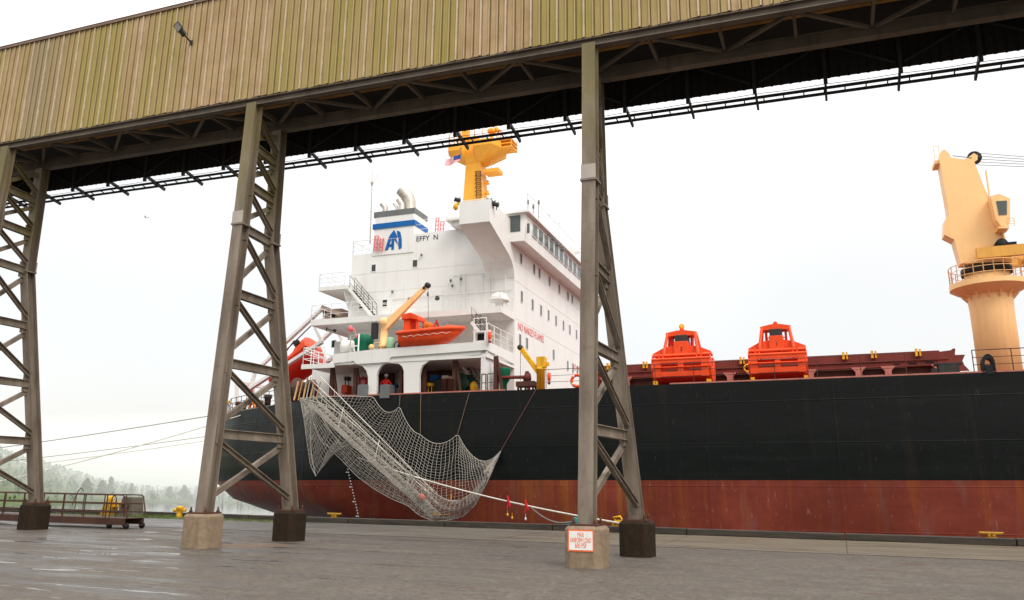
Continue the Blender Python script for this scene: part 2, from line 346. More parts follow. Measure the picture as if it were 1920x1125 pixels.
# mist bank lying over the far water and shore
mm = bpy.data.materials.new('mist'); mm.use_nodes = True; t_ = mm.node_tree; t_.nodes.remove(t_.nodes['Principled BSDF'])
pv = t_.nodes.new('ShaderNodeVolumePrincipled'); pv.inputs['Density'].default_value = .0085; pv.inputs['Color'].default_value = (.975, .99, .98, 1); t_.links.new(pv.outputs[0], t_.nodes['Material Output'].inputs['Volume'])
g = MB(); g.box((-2200, 225, -6.9), (1200, 2400, 26)); o = g.build('mist_bank', mm); o['kind'] = 'stuff'
# grass tuft strip at the left end of the dock
gm = leaf_mat('dock grass', (.07, .12, .015), (.17, .22, .05)); g = MB(); rnd = random.Random(5)
for i in range(3600):
    px = rnd.choice([rnd.uniform(70, 335), rnd.uniform(215, 332), rnd.uniform(335, 520)]); p = onZ(px, 965); x = p[0]*35.2/p[1]; y = rnd.uniform(35.1, 36.2)-.9*rnd.random()**3
    h = rnd.uniform(.05, .24)*(1 if 215 < px < 335 else .6); a = rnd.uniform(0, PI); dx, dy = .012*math.cos(a), .012*math.sin(a); lx, ly = rnd.gauss(0, .06), rnd.gauss(0, .06)
    g.add([(x-dx, y-dy, 0), (x+dx, y+dy, 0), (x+lx+dx*.6, y+ly, h*.6), (x+lx*1.7, y+ly*1.7, h)], [(0, 1, 2), (0, 2, 3)])
gr = g.build('grass', gm); gr['kind'] = 'stuff'

# ------------------------------------------------------------------ conveyor gallery
def zc(X): return 15.05-.0122*(X+.23)
GY, GW, X0, X1 = 21.3, 25.2, -62.0, 30.0
def clad():
    X0_ = 62.0; m = MT('weathered ribbed cladding', .65, .0, .2); x = m.obj(0)
    pan = m.math('FLOOR', m.math('DIVIDE', x, .855)); wn = m.n('ShaderNodeTexWhiteNoise'); wn.noise_dimensions = '1D'; m.l(pan, wn.inputs['W'])
    pan3 = m.math('FLOOR', m.math('DIVIDE', m.math('ADD', x, X0_), .285)); wn3 = m.n('ShaderNodeTexWhiteNoise'); wn3.noise_dimensions = '1D'; m.l(pan3, wn3.inputs['W'])
    slow = m.noise((.42, .1, .05), 3, .6, 2)
    gfac = m.math('ADD', m.math('ADD', m.math('MULTIPLY', wn.outputs[0], .20), m.math('MULTIPLY', wn3.outputs[0], .14)), slow)
    st = m.noise((11, 1, .55), 5, .65, 1); blot = m.noise((1.2, 1, 1.0), 5, .6, 6)
    tan = m.mix(m.range(blot, .35, .68), (.345, .225, .108), (.48, .335, .19))
    grn = m.mix(m.range(st, .3, .7), (.235, .195, .038), (.385, .31, .09))
    c = m.mix(m.math('MULTIPLY', m.range(m.math('ADD', gfac, m.math('MULTIPLY', m.noise((2.2, 1, .25), 4, .6, 31), .5)), .78, 1.06), m.range(blot, .2, .6, .5, 1)), tan, grn)
    c = m.mix(m.math('MULTIPLY', m.range(st, .54, .74), .6), c, (.20, .125, .055))
    gry = m.range(m.noise((.35, .1, .02), 2, .5, 12), .60, .70); c = m.mix(m.math('MULTIPLY', gry, .5), c, (.24, .20, .14))
    # pale worn lap seams, one every three ribs
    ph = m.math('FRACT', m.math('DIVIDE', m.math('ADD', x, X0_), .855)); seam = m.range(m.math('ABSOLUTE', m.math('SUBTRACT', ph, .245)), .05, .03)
    pr = m.math('FRACT', m.math('DIVIDE', m.math('ADD', x, X0_), .285)); grv = m.range(m.math('ABSOLUTE', m.math('SUBTRACT', pr, .89)), .085, .05)  # groove line: dirt tone that also paints in the rib's missing shading
    lip = m.range(m.math('ABSOLUTE', m.math('SUBTRACT', pr, .74)), .11, .06); c = m.mix(m.math('MULTIPLY', lip, .45), c, (.52, .41, .25)); c = m.mix(m.math('MULTIPLY', grv, .7), c, (.14, .085, .035))  # pale lip and dark groove put the ribs' light and shade into the colour
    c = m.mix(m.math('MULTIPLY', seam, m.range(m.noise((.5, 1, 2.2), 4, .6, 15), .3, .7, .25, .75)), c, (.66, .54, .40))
    m.color(c); m.rough(m.range(st, .3, .7, .45, .7)); m.bump(m.noise((14, 3, 3), 4), .12, .01); return m.m
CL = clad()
steel = MT('weathered structural steel', .65, 0, .25)
_a = steel.noise((2, 2, .35), 5, .6); _b = steel.noise((5, 5, 5), 5, .6, 3); _z = steel.obj(2)
_c = steel.mix(steel.range(_a, .35, .68), (.135, .105, .078), (.265, .222, .175)); _c = steel.mix(steel.math('MULTIPLY', steel.range(_b, .58, .72), .5), _c, (.12, .075, .05))
_moss = steel.math('MULTIPLY', steel.range(_z, 9.7, 11.2), steel.range(steel.noise((1.2, 1.2, .3), 4, .6, 9), .36, .56)); _c = steel.mix(steel.math('MULTIPLY', _moss, .62), _c, (.15, .125, .03))
steel.color(_c).bump(_b, .15, .01); STEEL = steel.m
DST = paint('dirty brown truss steel', (.135, .112, .088), .65, .25, (.05, .035, .025), .5, .8)
DKIN = paint('dark dirty sheet', (.020, .019, .017), .7, .3, (.02, .015, .012), .5, .6)
gal = thing('conveyor_gallery', 'long elevated conveyor gallery clad in tan and mossy green ribbed sheets above the dock', 'conveyor gallery', (0, GY, 0))
def GP(X, Y, dz): return (X, Y-GY, zc(X)+dz)
g = MB(); rows = [[], []]
pitch = .285; n = int((X1-X0)/pitch)
rib = MB(); top = []; bot = []
for i in range(n):
    x = X0+i*pitch; big = .012 if i % 3 == 0 else 0
    for dx, dy in ((0, 0), (.175, 0), (.19, -.03-big), (.232, -.034-big), (.240, .022), (.268, .022), (.272, 0)):
        jag = (.012*math.sin(i*2.1)+.01*math.sin(i*.7)); bot.append(GP(x+dx, GY+dy, jag)); top.append(GP(x+dx, GY+dy, 4.42))
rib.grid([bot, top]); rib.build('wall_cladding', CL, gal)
g = MB(); g.prism([GP(X0, GY-.07, 4.40), GP(X0, GY+.05, 4.40), GP(X0, GY+.05, 4.52), GP(X0, GY-.07, 4.52)], np.array(GP(X1, GY, 0))-np.array(GP(X0, GY, 0))); g.build('eave_trim', paint('brown eave trim', (.20, .13, .09), .6, .15), gal)
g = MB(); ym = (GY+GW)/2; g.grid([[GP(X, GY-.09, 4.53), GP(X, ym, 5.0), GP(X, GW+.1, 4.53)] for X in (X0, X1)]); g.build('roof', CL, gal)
g = MB(); top = []; bot = []
for i in range(0, n):
    x = X0+i*pitch
    for dx, dy in ((0, 0), (.135, 0), (.155, .03), (.215, .03), (.235, 0)): bot.append(GP(x+dx, GW+dy, -.55)); top.append(GP(x+dx, GW+dy, 4.5))
g.grid([bot, top], flip=True); g.build('far_wall_cladding', DKIN, gal)
g = MB(); ax_ = np.array(GP(X1, 0, 0))-np.array(GP(X0, 0, 0))
g.hexa([GP(X0, GY+.25, .62), GP(X1, GY+.25, .62), GP(X1, GW-.02, .62), GP(X0, GW-.02, .62), GP(X0, GY+.25, .75), GP(X1, GY+.25, .75), GP(X1, GW-.02, .75), GP(X0, GW-.02, .75)]); g.build('belt_floor', DKIN, gal)
ORB = paint('rust orange stringer', (.42, .22, .07), .6, .3, (.1, .05, .03), .5)
for Y, wd_, hh_ in ((21.75, .06, .16), (22.1, .22, .05), (22.55, .06, .18), (22.9, .16, .05)):
    g = MB(); g.beam(GP(X0, Y, .44), GP(X1, Y, .44), wd_, hh_); g.build('belt_stringer', ORB if Y > 22 else DST, gal)
for Y, dep, dz in ((GY+.13, .27, -.16), (23.2, .42, -.30)):
    g = MB(); g.hsec(GP(X0, Y, dz), GP(X1, Y, dz), dep, .26, .03, (0, 0, 1)); g.build('bottom_chord', DST, gal)
TWX = (-30.7, -18.35, -6.03)
xs = np.arange(-35.1, 6.5, 2.05)
for i, x in enumerate(xs):
    g = MB(); g.beam(GP(x, GY+.27, -.14), GP(x, 23.06, -.14), .09, .16); g.build('cross_beam', DST, gal)
    if i % 2 == 0:
        for s_ in (1, -1):
            g = MB(); g.beam(GP(x+.1*s_, 23.05, -.22), GP(x+1.95*s_, GY+.3, -.22), .10, .10); g.build('diagonal_brace', DST, gal)
bx_ = []
for px, py in ((123, 358), (182, 349), (253, 337), (320, 328), (535, 297), (615, 283), (702, 270), (787, 258), (877, 245), (972, 231), (1070, 217), (1177, 200), (1293, 183), (1405, 167), (1527, 149), (1653, 133), (1787, 114)): bx_.append(onY(px, py, GW)[0])
st_ = np.polyfit([0, 1, 2, 3, 5, 6, 7, 8, 9, 10, 11, 12, 13, 14, 15, 16, 17], bx_[:17], 1)
print('bracket spacing', st_, np.round(bx_, 2), [round(float(onY(px, py, GW)[2]-zc(onY(px, py, GW)[0])), 2) for px, py in ((640, 281), (70, 362), (1280, 183), (1920, 93))])
BK = M['dark']
for k in range(-3, 21):
    x = st_[1]+st_[0]*k
    g = MB(); g.beam(GP(x, GW+.03, -.50), GP(x+.0, GW+1.12, -.74), .07, .13); g.beam(GP(x, GW-.06, -.75), GP(x, GW-.06, 1.0), .12, .1, (0, 1, 0)); g.build('tray_bracket', BK, gal)
    for s_ in (-1, 1):
        if k % 2 == 0:
            g = MB(); g.beam(GP(x+.12*s_, GW-.09, -.4), GP(x+s_*st_[0]*.95, GW-.09, .55), .06, .06); g.build('wall_brace', BK, gal)
g = MB()
for Y, dz in ((GW+.62, -.57), (GW+.92, -.62)): g.beam(GP(X0, Y, dz), GP(X1, Y, dz), .035, .10)
x = -38.0
while x < 9: g.beam(GP(x, GW+.62, -.60), GP(x, GW+.92, -.65), .04, .03); x += .62
g.build('cable_tray', BK, gal)
g = MB(); pts = [np.array(GP(x, GW+.16, -.66-.025*math.sin((x-st_[1])/st_[0]*PI)**2)) for x in np.arange(-40, 14, .35)]; g.tube(pts, .012, 4); g.build('cable', M['black'], gal)
# floodlight on the gallery wall
fx, fz = onY(358, 80, GY-.05)[0], onY(358, 80, GY-.05)[2]
fl = thing('floodlight', 'small black floodlight on an arm fixed to the ribbed gallery wall', 'floodlight', (fx, GY-.03, fz))
g = MB(); g.box((-.06, -.03, -.1), (.06, .0, .1)); g.tube([(0, 0, 0), (-.02, -.22, .10), (-.05, -.34, .16)], .035, 8); g.build('arm', M['dark'], fl)
a = np.array((-.05, -.34, .16)); b = np.array((-.28, -.58, .54)); d = nrm(b-a)
g = MB(); g.beam(a-d*.02, a+d*.20, .20, .09, (0, -.6, -.5)); g.beam(a+d*.20, b, .30, .06, (0, -.6, -.5)); g.build('housing', M['dark'], fl)
up = np.array((0, -.6, -.5)); sd = nrm(np.cross(d, up)); upn = nrm(np.cross(sd, d)); upn = upn if upn[2] < 0 else -upn
g = MB(); g.beam(a+d*.23+upn*.034, b-d*.03+upn*.034, .25, .008, upn); g.build('lens', paint('frosted lens', (.45, .42, .38), .3, .1), fl)

# ------------------------------------------------------------------ towers and pedestals
conc = MT('stained concrete', .75, 0, .2); _n = conc.noise((6, 6, 6), 6, .65); _s = conc.noise((4, 4, .5), 5, .6, 4)
_c = conc.mix(conc.range(_n, .3, .7), (.175, .125, .080), (.29, .218, .148)); _c = conc.mix(conc.math('MULTIPLY', conc.range(_s, .5, .75), .5), _c, (.10, .075, .05)); conc.color(_c).bump(_n, .35, .015)
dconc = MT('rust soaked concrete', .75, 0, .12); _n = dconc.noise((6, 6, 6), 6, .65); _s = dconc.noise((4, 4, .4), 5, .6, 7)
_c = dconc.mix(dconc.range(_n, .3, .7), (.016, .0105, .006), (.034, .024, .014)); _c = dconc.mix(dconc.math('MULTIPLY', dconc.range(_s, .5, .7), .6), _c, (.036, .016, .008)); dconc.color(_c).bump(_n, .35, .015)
LV = [3.46, 5.75, 8.11, 10.40, 12.0, 13.46]
NL = ['left tower at the picture edge', 'middle-left tower', 'tower nearest the camera']
tl = ['weathered steel trestle tower cut by the left edge of the picture', 'weathered steel trestle tower standing in front of the ship stern', 'weathered steel trestle tower on the pedestal with the load sign']
def lerp(a, b, t): return np.asarray(a, float)*(1-t)+np.asarray(b, float)*t
for ti, tx in enumerate(TWX):
    ztop = zc(tx)-.30
    tw = thing('support_tower', tl[ti], 'tower', (tx, 22.2, 1.0), 'towers carrying the conveyor gallery')
    L = lambda x, y, z: (x, y-22.2, z-1.0)
    nb, nk, ntp = L(-.1, 20.9, 1.03), L(0, 21.2, 10.45), L(0, 21.32, ztop)
    fb, fk, ftp = L(.32, 24.7, 1.03), L(-.28, 23.2, 10.35), L(-.35, 23.2, ztop-.2)
    def npt(z): z -= 1.0; return lerp(nb, nk, (z-.03)/(nk[2]-.03)) if z < nk[2] else lerp(nk, ntp, (z-nk[2])/(ntp[2]-nk[2]))
    def fpt(z): z -= 1.0; return lerp(fb, fk, (z-.03)/(fk[2]-.03)) if z < fk[2] else lerp(fk, ftp, (z-fk[2])/(ftp[2]-fk[2]))
    for p, q, r_ in ((nb, nk, ntp), (fb, fk, ftp)):
        g = MB(); g.hsec(p, q, .40, .40, .035, (0, 1, 0)); g.hsec(q, r_, .40, .40, .035, (0, 1, 0))
        g.box((q[0]-.24, q[1]-.24, q[2]-.03), (q[0]+.24, q[1]+.24, q[2]+.03)); leg = g.build('leg', STEEL, tw)
        g = MB(); sgn = -1 if p is nb else 1
        g.box((q[0]-.215, q[1]+sgn*.205, q[2]+.031), (q[0]+.215, q[1]+sgn*.232, q[2]+.45)); g.build('splice_plate', paint('galvanised patch', (.42, .38, .33), .55, .1), leg)
        g = MB(); g.box((p[0]-.36, p[1]-.36, -.0), (p[0]+.36, p[1]+.36, .045))
        for a in (-.28, .28):
            for b in (-.28, .28): g.lathe([(.03, .045), (.03, .2)], (p[0]+a, p[1]+b, 0), 8); g.lathe([(.055, .046), (.055, .10)], (p[0]+a, p[1]+b, 0), 6, smooth=False)
        g.build('base_plate', M['brown'], leg)
    lv = LV+[ztop-.15]
    for z in LV:
        a, b = npt(z), fpt(z); d = nrm(b-a); g = MB(); g.hsec(a+d*.19, b-d*.19, .30, .20, .025, (0, 0, 1)); 
        for e, s_ in ((a+d*.23, 1), (b-d*.23, -1)): g.box(e-np.array((.025, .18, .32)), e+np.array((.025, .18, .32)))
        g.build('strut', STEEL, tw)
    lo = 1.15
    for z in lv:
        hi = z
        for k in (0, 1):
            a, b = (npt(lo+.2), fpt(hi-.22)) if k == 0 else (npt(hi-.22), fpt(lo+.2)); d = nrm(b-a)
            off = np.array((.05*(1 if k else -1), 0, 0)); g = MB(); a2, b2 = a+d*.22+off, b-d*.22+off
            g.beam(a2, b2, .022, .17, np.cross(d, (1, 0, 0))); s_ = np.cross((1, 0, 0), d); g.beam(a2+s_*.074+off*1.4, b2+s_*.074+off*1.4, .11, .02, np.cross(d, (1, 0, 0))); g.beam(a2-s_*.074+off*1.4, b2-s_*.074+off*1.4, .11, .02, np.cross(d, (1, 0, 0)))
            g.build('diagonal_brace', STEEL, tw)
        lo = z
pl = [('rust-dark concrete pedestal at the left edge behind the walkway', 'pale concrete pedestal outside the left edge'), ('rust-dark concrete pedestal under the rear leg of the tower before the stern', 'pale concrete pedestal under the front leg of the tower before the stern'),
      ('rust-dark concrete pedestal behind the one with the load sign', 'pale concrete pedestal carrying the orange and white load sign')]
def octa(hw, ch): return [(-hw+ch, -hw), (hw-ch, -hw), (hw, -hw+ch), (hw, hw-ch), (hw-ch, hw), (-hw+ch, hw), (-hw, hw-ch), (-hw, -hw+ch)]
for ti, tx in enumerate(TWX):
    for k, (dx, y) in enumerate(((.32, 24.7), (-.1, 20.9))):
        g = MB(); hw = .50 if k else .48
        lv = [(hw, .19, -.02), (hw, .19, .93), (hw-.07, .17, 1.0)]
        R_ = [[(a, b, z) for a, b in octa(h, c)] for h, c, z in lv]; vs = sum(R_, []); fs = [(i*8+j, i*8+(j+1) % 8, (i+1)*8+(j+1) % 8, (i+1)*8+j) for i in range(2) for j in range(8)]+[tuple(range(16, 24))]
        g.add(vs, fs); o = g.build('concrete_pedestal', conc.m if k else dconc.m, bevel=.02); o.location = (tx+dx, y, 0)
        tag(o, pl[ti][k], 'pedestal', 'pedestals under the towers')
SX, SYY = TWX[2]-.1, 20.9-.505
sg = thing('load_sign', 'small white sign with orange border and lettering on the concrete pedestal', 'sign', (SX-.02, SYY, .66))
g = MB(); g.box((-.34, -.012, -.26), (.34, 0, .26)); g.build('border', paint('orange sign border', (.80, .16, .05), .45, .08, (.4, .1, .04), .3), sg)
g = MB(); g.box((-.305, -.016, -.225), (.305, -.0125, .225)); g.build('panel', paint('white sign panel', (.78, .77, .74), .4, .05, (.4, .3, .2), .25, 3), sg)
FR = lambda x, y, z: Matrix.Translation((x, y, z)) @ Matrix.Rotation(PI/2, 4, 'X')
OL = paint('orange sign lettering', (.75, .14, .05), .5, .05)
for s_, z, wd in (('MAX', .135, .165), ('UNIFORM LOAD', .005, .54), ('600 PSF', -.125, .30)):
    o = text(s_, .165, Matrix.Identity(4), OL, sg, depth=.002); xs_ = [v.co.x for v in o.data.vertices]; o.data.transform(FR(0, -.018, z) @ Matrix.Diagonal((wd/(max(xs_)-min(xs_)), 1, 1, 1)))
# ------------------------------------------------------------------ cargo ship (all parts in ship coordinates u, v, w)
ship = thing('cargo_ship', 'large cargo ship with black and red hull and white superstructure moored at the dock', 'cargo ship', SHIPM)
WD, WB, VC, VS, VF = 7.34, 2.39, 13.7, 4.8, 22.6
UF = PV(913, 650, 0)[0]
hm = MT('ship hull paint', .45, 0, .15); hu, hw_ = hm.obj(0), hm.obj(2)
sc_ = hm.noise((.5, .5, .9), 6, .6); stk = hm.noise((1.1, 1.1, .09), 5, .62, 3); fine = hm.noise((6, 6, 2), 5, .65, 6); horiz = hm.noise((.12, .12, 2.2), 4, .6, 11)
blk = hm.mix(hm.range(sc_, .3, .7), (.0018, .0034, .0030), (.0045, .0068, .006))
fade = hm.math('MULTIPLY', hm.range(hm.math('ADD', hw_, hm.math('MULTIPLY', sc_, .5)), 4.3, 5.2), .55); blk = hm.mix(fade, blk, (.010, .0115, .011))
blk = hm.mix(hm.math('MULTIPLY', hm.range(horiz, .56, .72), .35), blk, (.014, .016, .0155)); blk = hm.mix(hm.math('MULTIPLY', hm.range(fine, .62, .72), .45), blk, (.05, .048, .045))
blk = hm.mix(hm.math('MULTIPLY', hm.range(stk, .58, .72), .45), blk, (.032, .02, .014))
red = hm.mix(hm.range(sc_, .3, .7), (.150, .026, .015), (.225, .044, .026)); red = hm.mix(hm.math('MULTIPLY', hm.range(stk, .52, .70), .75), red, (.30, .075, .012)); red = hm.mix(hm.math('MULTIPLY', hm.range(hm.noise((.8, .8, .15), 5, .6, 23), .54, .7), .6), red, (.17, .09, .08))
_w = hm.math('MULTIPLY', hm.range(hu, -21, -16), hm.range(hu, -7, -10)); red = hm.mix(hm.math('MULTIPLY', _w, hm.math('MULTIPLY', hm.range(hm.noise((1.7, 1.7, .12), 5, .65, 71), .44, .62), .75)), red, (.30, .095, .02)); red = hm.mix(hm.math('MULTIPLY', _w, hm.math('MULTIPLY', hm.range(hm.noise((2.6, 2.6, .16), 5, .65, 83), .52, .66), .6)), red, (.11, .035, .02))
red = hm.mix(hm.range(hm.noise((.22, .22, .1), 3, .5, 41), .46, .62, 0, .5), red, (.10, .018, .010)); red = hm.mix(hm.math('MULTIPLY', hm.range(fine, .62, .72), .45), red, (.36, .20, .16))
hm.color(hm.mix(hm.math('GREATER_THAN', hw_, WB), red, blk)); hm.rough(hm.range(sc_, .3, .7, .28, .48))
def brk(ax, size):
    f = hm.math('FRACT', hm.math('DIVIDE', hm.obj(ax), size)); return hm.range(hm.math('ABSOLUTE', hm.math('SUBTRACT', f, .5)), .5, .485)
pl_ = hm.math('ADD', hm.math('MULTIPLY', hm.math('ADD', brk(0, 6.2), brk(2, 2.1)), -.25), hm.math('MULTIPLY', hm.noise((.55, .55, .7), 2), .9)); hm.bump(pl_, .6, .08)
AFT = [(-29, 0), (-31.5, 1.25), (-33.6, 2.5), (-36.4, 3.95), (-39.3, 5.35), (-42.0, 7.1), (-43.9, 9.2), (-44.9, 11.4), (-45.2, 13.7)]
def outline(w_):
    # anchor and scale of the stern at this height; below the boot line the counter sweeps forward
    tab = [(-6, -10, .35), (-2, -17, .62), (.2, -26.0, .86), (1.1, -28.0, .965), (2.3, -29, 1.012), (5, -29, 1.008), (7.34, -29, 1.0)]
    ws = [t[0] for t in tab]; ua = np.interp(w_, ws, [t[1] for t in tab]); k = np.interp(w_, ws, [t[2] for t in tab])
    aft = [(ua+(u+29)*k*(1 if w_ > .1 else 1), v*1.0) for u, v in AFT]
    fwd = [(64, 4), (58, 1.2), (50, 0), (30, 0), (10, 0), (-6, 0), (-15, 0), (-22 if w_ > 0 else ua+3, 0)]
    h = [(68, VC)]+fwd+aft
    return h+[(u, 2*VC-v) for u, v in h[::-1][1:-1]]
wl = [-7.5, -4, -1.5, .2, .7, 1.1, 1.7, 2.3, 3.5, 5.4, WD]
R_ = [[(u, v, w_) for u, v in outline(w_)] for w_ in wl]; g = MB(); n = len(R_[0])
g.add(sum(R_, []), [(i*n+j, (i+1)*n+j, (i+1)*n+(j+1) % n, i*n+(j+1) % n) for i in range(len(wl)-1) for j in range(n)], True); g.build('hull', hm.m, ship)
g = MB(); g.add([(u, v, WD-.05) for u, v in outline(WD)], [tuple(range(n))[::-1]]); g.build('main_deck', M['rusty'], ship)
g = MB(); g.beam((-8, .06, WD+.03), (50, .06, WD+.03), .10, .09); g.beam((-29, .06, WD+.03), (-17.3, .06, WD+.03), .10, .09); g.build('gunwale', M['rustpink'], ship)
# draft marks
g = MB()
for i in range(17):
    p = PV(652+20*i/16, 880+88*i/16, -.02); s_ = .035
    g.box((p[0]-s_, -.022, p[2]-s_), (p[0]+s_, .01, p[2]+s_))
    if i % 5 == 1: g.box((p[0]-.17, -.022, p[2]-s_), (p[0]-.08, .01, p[2]+s_))
g.build('draft_marks', M['white'], ship)
def bx(mb, x0, y0, x1, y1, v0, v1): a = PV(x0, y0, v0); b = PV(x1, y1, v0); return mb.box((a[0], v0, a[2]), (b[0], v1, b[2]))
def poly(mb, pts, v0, v1): return mb.prism([PV(x, y, v0) for x, y in pts], (0, v1-v0, 0))
W = M['white']
# ---- accommodation block
UA = PV(656, 560, VS)[0]; wS = PV(700, 475, VS)[2]; wC = PV(820, 434, VS)[2]; uS = PV(704, 470, VS)[0]
acc = MB(); acc.prism([(UF, VS, WD-.1), (UF, VS, wC), (uS, VS, wC), (uS, VS, wS), (UA, VS, wS), (UA, VS, WD-.1)], (0, VF-VS, 0))
house = acc.build('superstructure', W, ship)
g = MB()      # thin weld seams and coamings, a few mm proud of the plating
for w_ in (12.55, 15.05, 16.4):
    g.box((UA, VS-.012, w_), (UF-.02, VS, w_+.03)); g.box((UF, VS+.02, w_+.02), (UF+.012, VF, w_+.05))
g.build('weld_seam', M['white'], ship)
# windows: side wall
def swin(x, y, wd, h, v=VS, two=False):
    p = PV(x, y, v); a = wd*.0335; b = h*.0335; f = MB(); f.box((p[0]-a/2-.05, v-.03, p[2]-b/2-.05), (p[0]+a/2+.05, v-.002, p[2]+b/2+.05)); o = f.build('window', W, ship)
    q = MB(); q.box((p[0]-a/2, v-.036, p[2]-b/2), (p[0]+a/2, v-.031, p[2]+(b/2 if not two else -.03)))
    if two: q.box((p[0]-a/2, v-.036, p[2]+.03), (p[0]+a/2, v-.031, p[2]+b/2))
    q.build('pane', M['glass'], o)
for a in ((701, 502.5, 9, 14), (778.5, 494, 9.5, 14), (722, 568.5, 9.5, 13.5, VS, True), (769, 563, 9, 13, VS, True), (677, 573, 7, 12, VS, True), (626, 645, 8, 13)): swin(*a)
# windows: forward face (pixels converted on the plane of the face)
fw = [(976.5, 485.5), (1001, 505), (1011, 513), (1030, 528), (1048, 542), (1064.5, 555.5), (1072.5, 561.6), (1089, 575), (977.7, 556), (998, 571), (1014, 581.6), (1028, 591), (1042, 601), (1056, 610), (1068, 618), (1080.5, 627), (1091, 634),
      (974.6, 637), (987.5, 643.6), (1037.5, 665), (1064, 685.6), (1073.7, 690), (1082, 694.6)]
for x, y in fw:
    p = PU(x, y, UF); h = .36; d = .20; f = MB(); f.box((UF+.002, p[1]-d-.05, p[2]-h-.05), (UF+.03, p[1]+d+.05, p[2]+h+.05)); o = f.build('window', W, ship)
    q = MB(); q.box((UF+.031, p[1]-d, p[2]-h), (UF+.036, p[1]+d, p[2]+h)); q.build('pane', M['glass'], o)
def ftext(s_, x0, y0, x1, y1, size, mat):
    a = PU(x0, y0, UF); b = PU(x1, y1, UF); c = (a+b)/2
    Mx = Matrix(((0, 0, 1, UF+.012), (1, 0, 0, c[1]), (0, 1, 0, c[2]), (0, 0, 0, 1)))
    o = text(s_, size, Mx, mat, ship, 'lettering'); xs_ = [v.co.y for v in o.data.vertices]; k = abs(b[1]-a[1])/(max(xs_)-min(xs_))
    for v in o.data.vertices: v.co.y = c[1]+(v.co.y-c[1])*k
ftext('NO NAKED FLAMES', 971.5, 609.5, 1019, 639.5, .72, M['redletter']); ftext('NO SMOKING', 1073, 685, 1101, 703, .72, M['redletter'])
def stext(s_, x0, x1, y0, y1, v, size, mat):
    a = PV(x0, y0, v); b = PV(x1, y1, v); c = (a+b)/2; Mx = Matrix(((1, 0, 0, c[0]), (0, 0, -1, v), (0, 1, 0, c[2]), (0, 0, 0, 1)))
    o = text(s_, size, Mx, mat, ship, 'lettering'); xs_ = [q.co.x for q in o.data.vertices]; k = abs(b[0]-a[0])/(max(xs_)-min(xs_))
    for q in o.data.vertices: q.co.x = c[0]+(q.co.x-c[0])*k
stext('EFFY  N', 781, 821, 449, 444.5, VS-.012, .52, M['navy'])
# ---- funnel with bands and emblem
ft = PV(777.5, 389, VS-.05); fl0 = PV(705.5, 398, VS-.05); fv = PU(801, 405, ft[0])[1]; wt = (ft[2]+fl0[2])/2
g = MB(); u0, u1 = fl0[0], ft[0]; k = .16
g.hexa([(u0-k, VS-.05, wS-.2), (u1+.0, VS-.05, wS-.2), (u1, fv, wS-.2), (u0-k, fv, wS-.2), (u0, VS-.05, wt), (u1, VS-.05, wt), (u1, fv, wt), (u0, fv, wt)]); g.build('funnel', W, ship)
for (ya, yb, mk, e) in ((398, 408, 'grey', .03), (420.5, 430, 'blue', .07)):
    wa, wb = PV(705, ya, VS-.05)[2], PV(705, yb, VS-.05)[2]; g = MB(); g.box((u0-.13-e, VS-.05-e, wb), (u1+e, fv+e, wa)); g.build('funnel_band', M[mk], ship)
E6 = lambda pts: [(640+x/6.62, 330+y/6.62) for x, y in pts]
g = MB()
for pts in ([(585, 770), (607, 728), (655, 668), (690, 742), (690, 764)], [(688, 676), (728, 690), (745, 762), (700, 764), (693, 712)], [(582, 782), (618, 780), (576, 918), (540, 920)], [(586, 848), (640, 843), (640, 874), (580, 880)], [(622, 779), (654, 777), (650, 912), (620, 914)], [(655, 778), (680, 776), (708, 862), (690, 832), (664, 800)], [(708, 772), (747, 769), (748, 880), (736, 900), (711, 906)]):
    poly(g, E6(pts), VS-.085, VS-.051)
g.build('funnel_emblem', M['blue'], ship)
g = MB()
def pipe(x0, y0, x1, y1, r, v): a = PV(x0, y0, v); b = PV(x1, y1, v); return a, b
a, b = PV(769, 398, 7.2), PV(768, 378, 7.2); g.tube([a, b, b+np.array((-.10, -.05, .28)), b+np.array((-.32, -.12, .60)), b+np.array((-.62, -.22, .92))], [.44, .44, .46, .46, .44], 16); g.build('exhaust_pipe', M['exhaust'], ship)
g = MB(); c = b+np.array((-.62, -.22, .92)); d = nrm((-.30, -.1, .32)); g.lathe([(.38, 0.0), (.38, .012)], c+d*.002, 16, d); g.build('exhaust_mouth', M['black'], ship)
for x, y, r, l in ((753, 391, .22, .7), (722, 394, .2, .55), (744, 392, .10, .5)):
    g = MB(); a = PV(x, y+5, 6.6); g.tube([a, a+np.array((0, 0, l*.7)), a+np.array((-.25, -.05, l*1.3))], r, 12); g.build('exhaust_pipe', M['exhaust'], ship)
g = MB(); a = PV(694, 456, 8); b = PV(697.5, 348, 8); g.tube([a, lerp(a, b, .5), b], [.07, .05, .03], 6); g.lathe([(.06, 0), (.09, .25), (.05, .45)], b, 8); g.tube([b, b+np.array((0, 0, 1.2))], .012, 4); g.tube([b, b+np.array((-.5, 0, .9))], .012, 4); g.tube([b, b+np.array((.5, 0, .9))], .012, 4); g.build('aerial_pole', M['alu'], ship)
for x0, x1, y0, y1, v in ((701, 707, 471, 443, 4.62), (711, 717, 471, 447, 4.62), (816, 821, 436, 408, 7), (825, 831, 436, 415, 7)):
    g = MB(); a, b = PV(x0, y0, v), PV(x1, y0, v); top_ = PV(x0, y1, v)[2]
    for p in (a, b): g.tube([p, (p[0]+.05, p[1], top_)], .045, 6)
    k = a[2]+.25
    while k < top_: g.tube([(a[0], v, k), (b[0], v, k)], .03, 5); k += .28
    g.build('ladder', M['redletter'], ship)
RL = M['whiterail']
